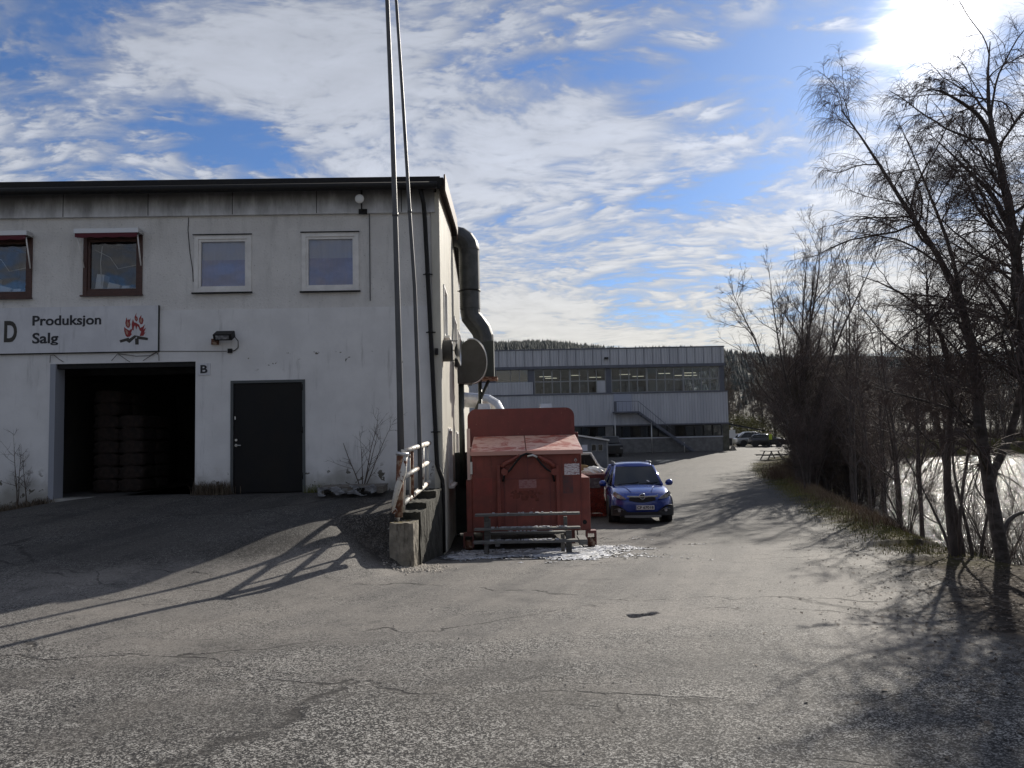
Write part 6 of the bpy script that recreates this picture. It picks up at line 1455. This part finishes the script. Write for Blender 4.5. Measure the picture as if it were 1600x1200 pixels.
# yellow-green bushes behind the trailer
for px1, Y, h_, lb in ((1150,108,4.2,'yellow-green bush behind the flatbed trailer'),(1180,112,3.6,'smaller yellow-green bush behind the parked cars')):
    x_ = at(px1, 660, Y).x; n = 2600; rn = np.random.default_rng(int(px1)); U = unit(rn.normal(0,1,(n,3)))*rn.uniform(.4,1,(n,1))**.5*np.array([3.0,1.5,h_/2])*(1+.25*np.sin(rn.uniform(0,6,(n,1))))
    A_ = unit(rn.normal(0,1,(n,3)))*.16; B_ = unit(rn.normal(0,1,(n,3)))*.16; V_ = np.stack([U-A_,U+B_,U+A_],1).reshape(-1,3)
    e = empty('bush', (x_,Y,g1z(x_,Y)), 0, lb, 'bush'); o_ = np_mesh('foliage', V_+np.array([0,0,h_/2]), np.arange(n*3).reshape(-1,3), M_yellowb, e, smooth=False); MB().tube([(0,0,-.1),(0,0,h_*.5)], .1, 6).build('stem', M_bark, e)

# ------------------------------------------------------------------ verge: grass, litter, stones
vp = []
for y_ in np.linspace(12, 60, 500):
    r_ = float(np.interp(y_, RG, RV)); b_ = float(np.interp(y_, XG, XV))
    for q in range(3): vp.append((rg.uniform(r_+.15, max(r_+.5, b_+.4)), y_))
tufts('verge_grass', vp, .02, .09, 30000, M_grass, 'short dry yellowish grass along the right-hand road verge', 'grass', 6, w_=.006, spread=.25)
bp = [(float(np.interp(y_, XG, XV))+rg.uniform(-.5,.9), y_) for y_ in np.linspace(17, 45, 300)]
tufts('bank_undergrowth', bp, .06, .34, 9000, mat('red_brown_stems', (.10,.06,.045), .9, col2=(.20,.15,.09), nscale=1), 'tangle of reddish brown dead stems along the top of the river bank', 'undergrowth', 7, w_=.006, spread=.3)
bp = [(float(np.interp(y_, XG, XV))+rg.uniform(-2.2,.6), y_) for y_ in np.linspace(40, 66, 200)]
tufts('bank_undergrowth', bp, .15, .7, 9000, MATS['red_brown_stems'], 'reddish brush beside the picnic table', 'undergrowth', 8, w_=.010, spread=.4)
# leaves and gravel on the shaded right side
n = 5200; rn = np.random.default_rng(12); ly = rn.uniform(1.5, 17, n); lx = np.interp(ly, RG, RV) + rn.normal(.5, .75, n); lx = np.minimum(lx, np.interp(ly, XG, XV)+.3)
s_ = rn.uniform(.010, .032, n); a_ = rn.uniform(0, 2*PI, n); lz = gz(lx, ly) + .006; ti = rn.uniform(-.012, .015, (n,4))
off = np.stack([np.stack([np.cos(a_+k_*PI/2)*s_*(1 if k_%2 else .6), np.sin(a_+k_*PI/2)*s_*(1 if k_%2 else .6), .004+ti[:,k_]*.6], 1) for k_ in range(4)], 1)
V_ = (np.stack([lx,ly,lz],1)[:,None]+off).reshape(-1,3)
tag(np_mesh('leaf_litter', V_, np.arange(n*4).reshape(-1,4), M_leaf, smooth=False), 'scattered dead leaves and grit on the shaded right side of the road', 'leaf litter', kind='stuff')
# loose stones
n = 5000; gxs = rn.uniform(-6, 6, n); gys = rn.uniform(2.2, 13, n)**1.0; s_ = rn.uniform(.003, .009, n); s_[:120] *= 1.9; s_[:150] = np.minimum(s_[:150], .015)
oc = np.array([(1,0,0),(0,1,0),(-1,0,0),(0,-1,0),(0,0,.8),(0,0,-.5)]); tr_ = np.array([(0,1,4),(1,2,4),(2,3,4),(3,0,4)])
V_ = np.stack([gxs,gys,gz(gxs,gys)+s_*.4],1)[:,None] + (oc[None]*rn.uniform(.6,1.2,(n,6,1)))*s_[:,None,None]
tag(np_mesh('loose_gravel', V_.reshape(-1,3), (np.arange(n)[:,None,None]*6+tr_[None]).reshape(-1,3), mat('gravel_stone', (.22,.21,.20), .9, col2=(.09,.09,.09), nscale=30), smooth=False), 'loose grit lying on the worn asphalt', 'gravel', kind='stuff')
# rubble at the foot of the retaining wall
n = 500; gxs = -1.45 + rn.normal(0,.22,n)*.9; gys = 11.5 + rn.normal(0,.20,n); s_ = rn.uniform(.008, .03, n)
V_ = np.stack([gxs,gys,gz(gxs,gys)+s_*.4],1)[:,None] + (oc[None]*rn.uniform(.6,1.2,(n,6,1)))*s_[:,None,None]
tag(np_mesh('crumbled_concrete', V_.reshape(-1,3), (np.arange(n)[:,None,None]*6+tr_[None]).reshape(-1,3), mat('concrete_crumbs', (.34,.31,.27), .9), smooth=False), 'crumbled concrete at the foot of the retaining wall', 'rubble', kind='stuff')

# haze
hm = bpy.data.materials.new('haze_air'); hm.use_nodes = True; hn = hm.node_tree; hn.nodes.clear()
pv = hn.nodes.new('ShaderNodeVolumePrincipled'); pv.inputs['Color'].default_value = (.72,.80,.95,1); pv.inputs['Density'].default_value = .00003; pv.inputs['Anisotropy'].default_value = .3
ho = hn.nodes.new('ShaderNodeOutputMaterial'); hn.links.new(pv.outputs[0], ho.inputs['Volume'])
tag(MB().box(-2650,2650,-60,3050,-5,190).build('haze', hm), 'thin pale air between the camera and the far ridge', 'haze', kind='stuff')
bpy.context.view_layer.update()
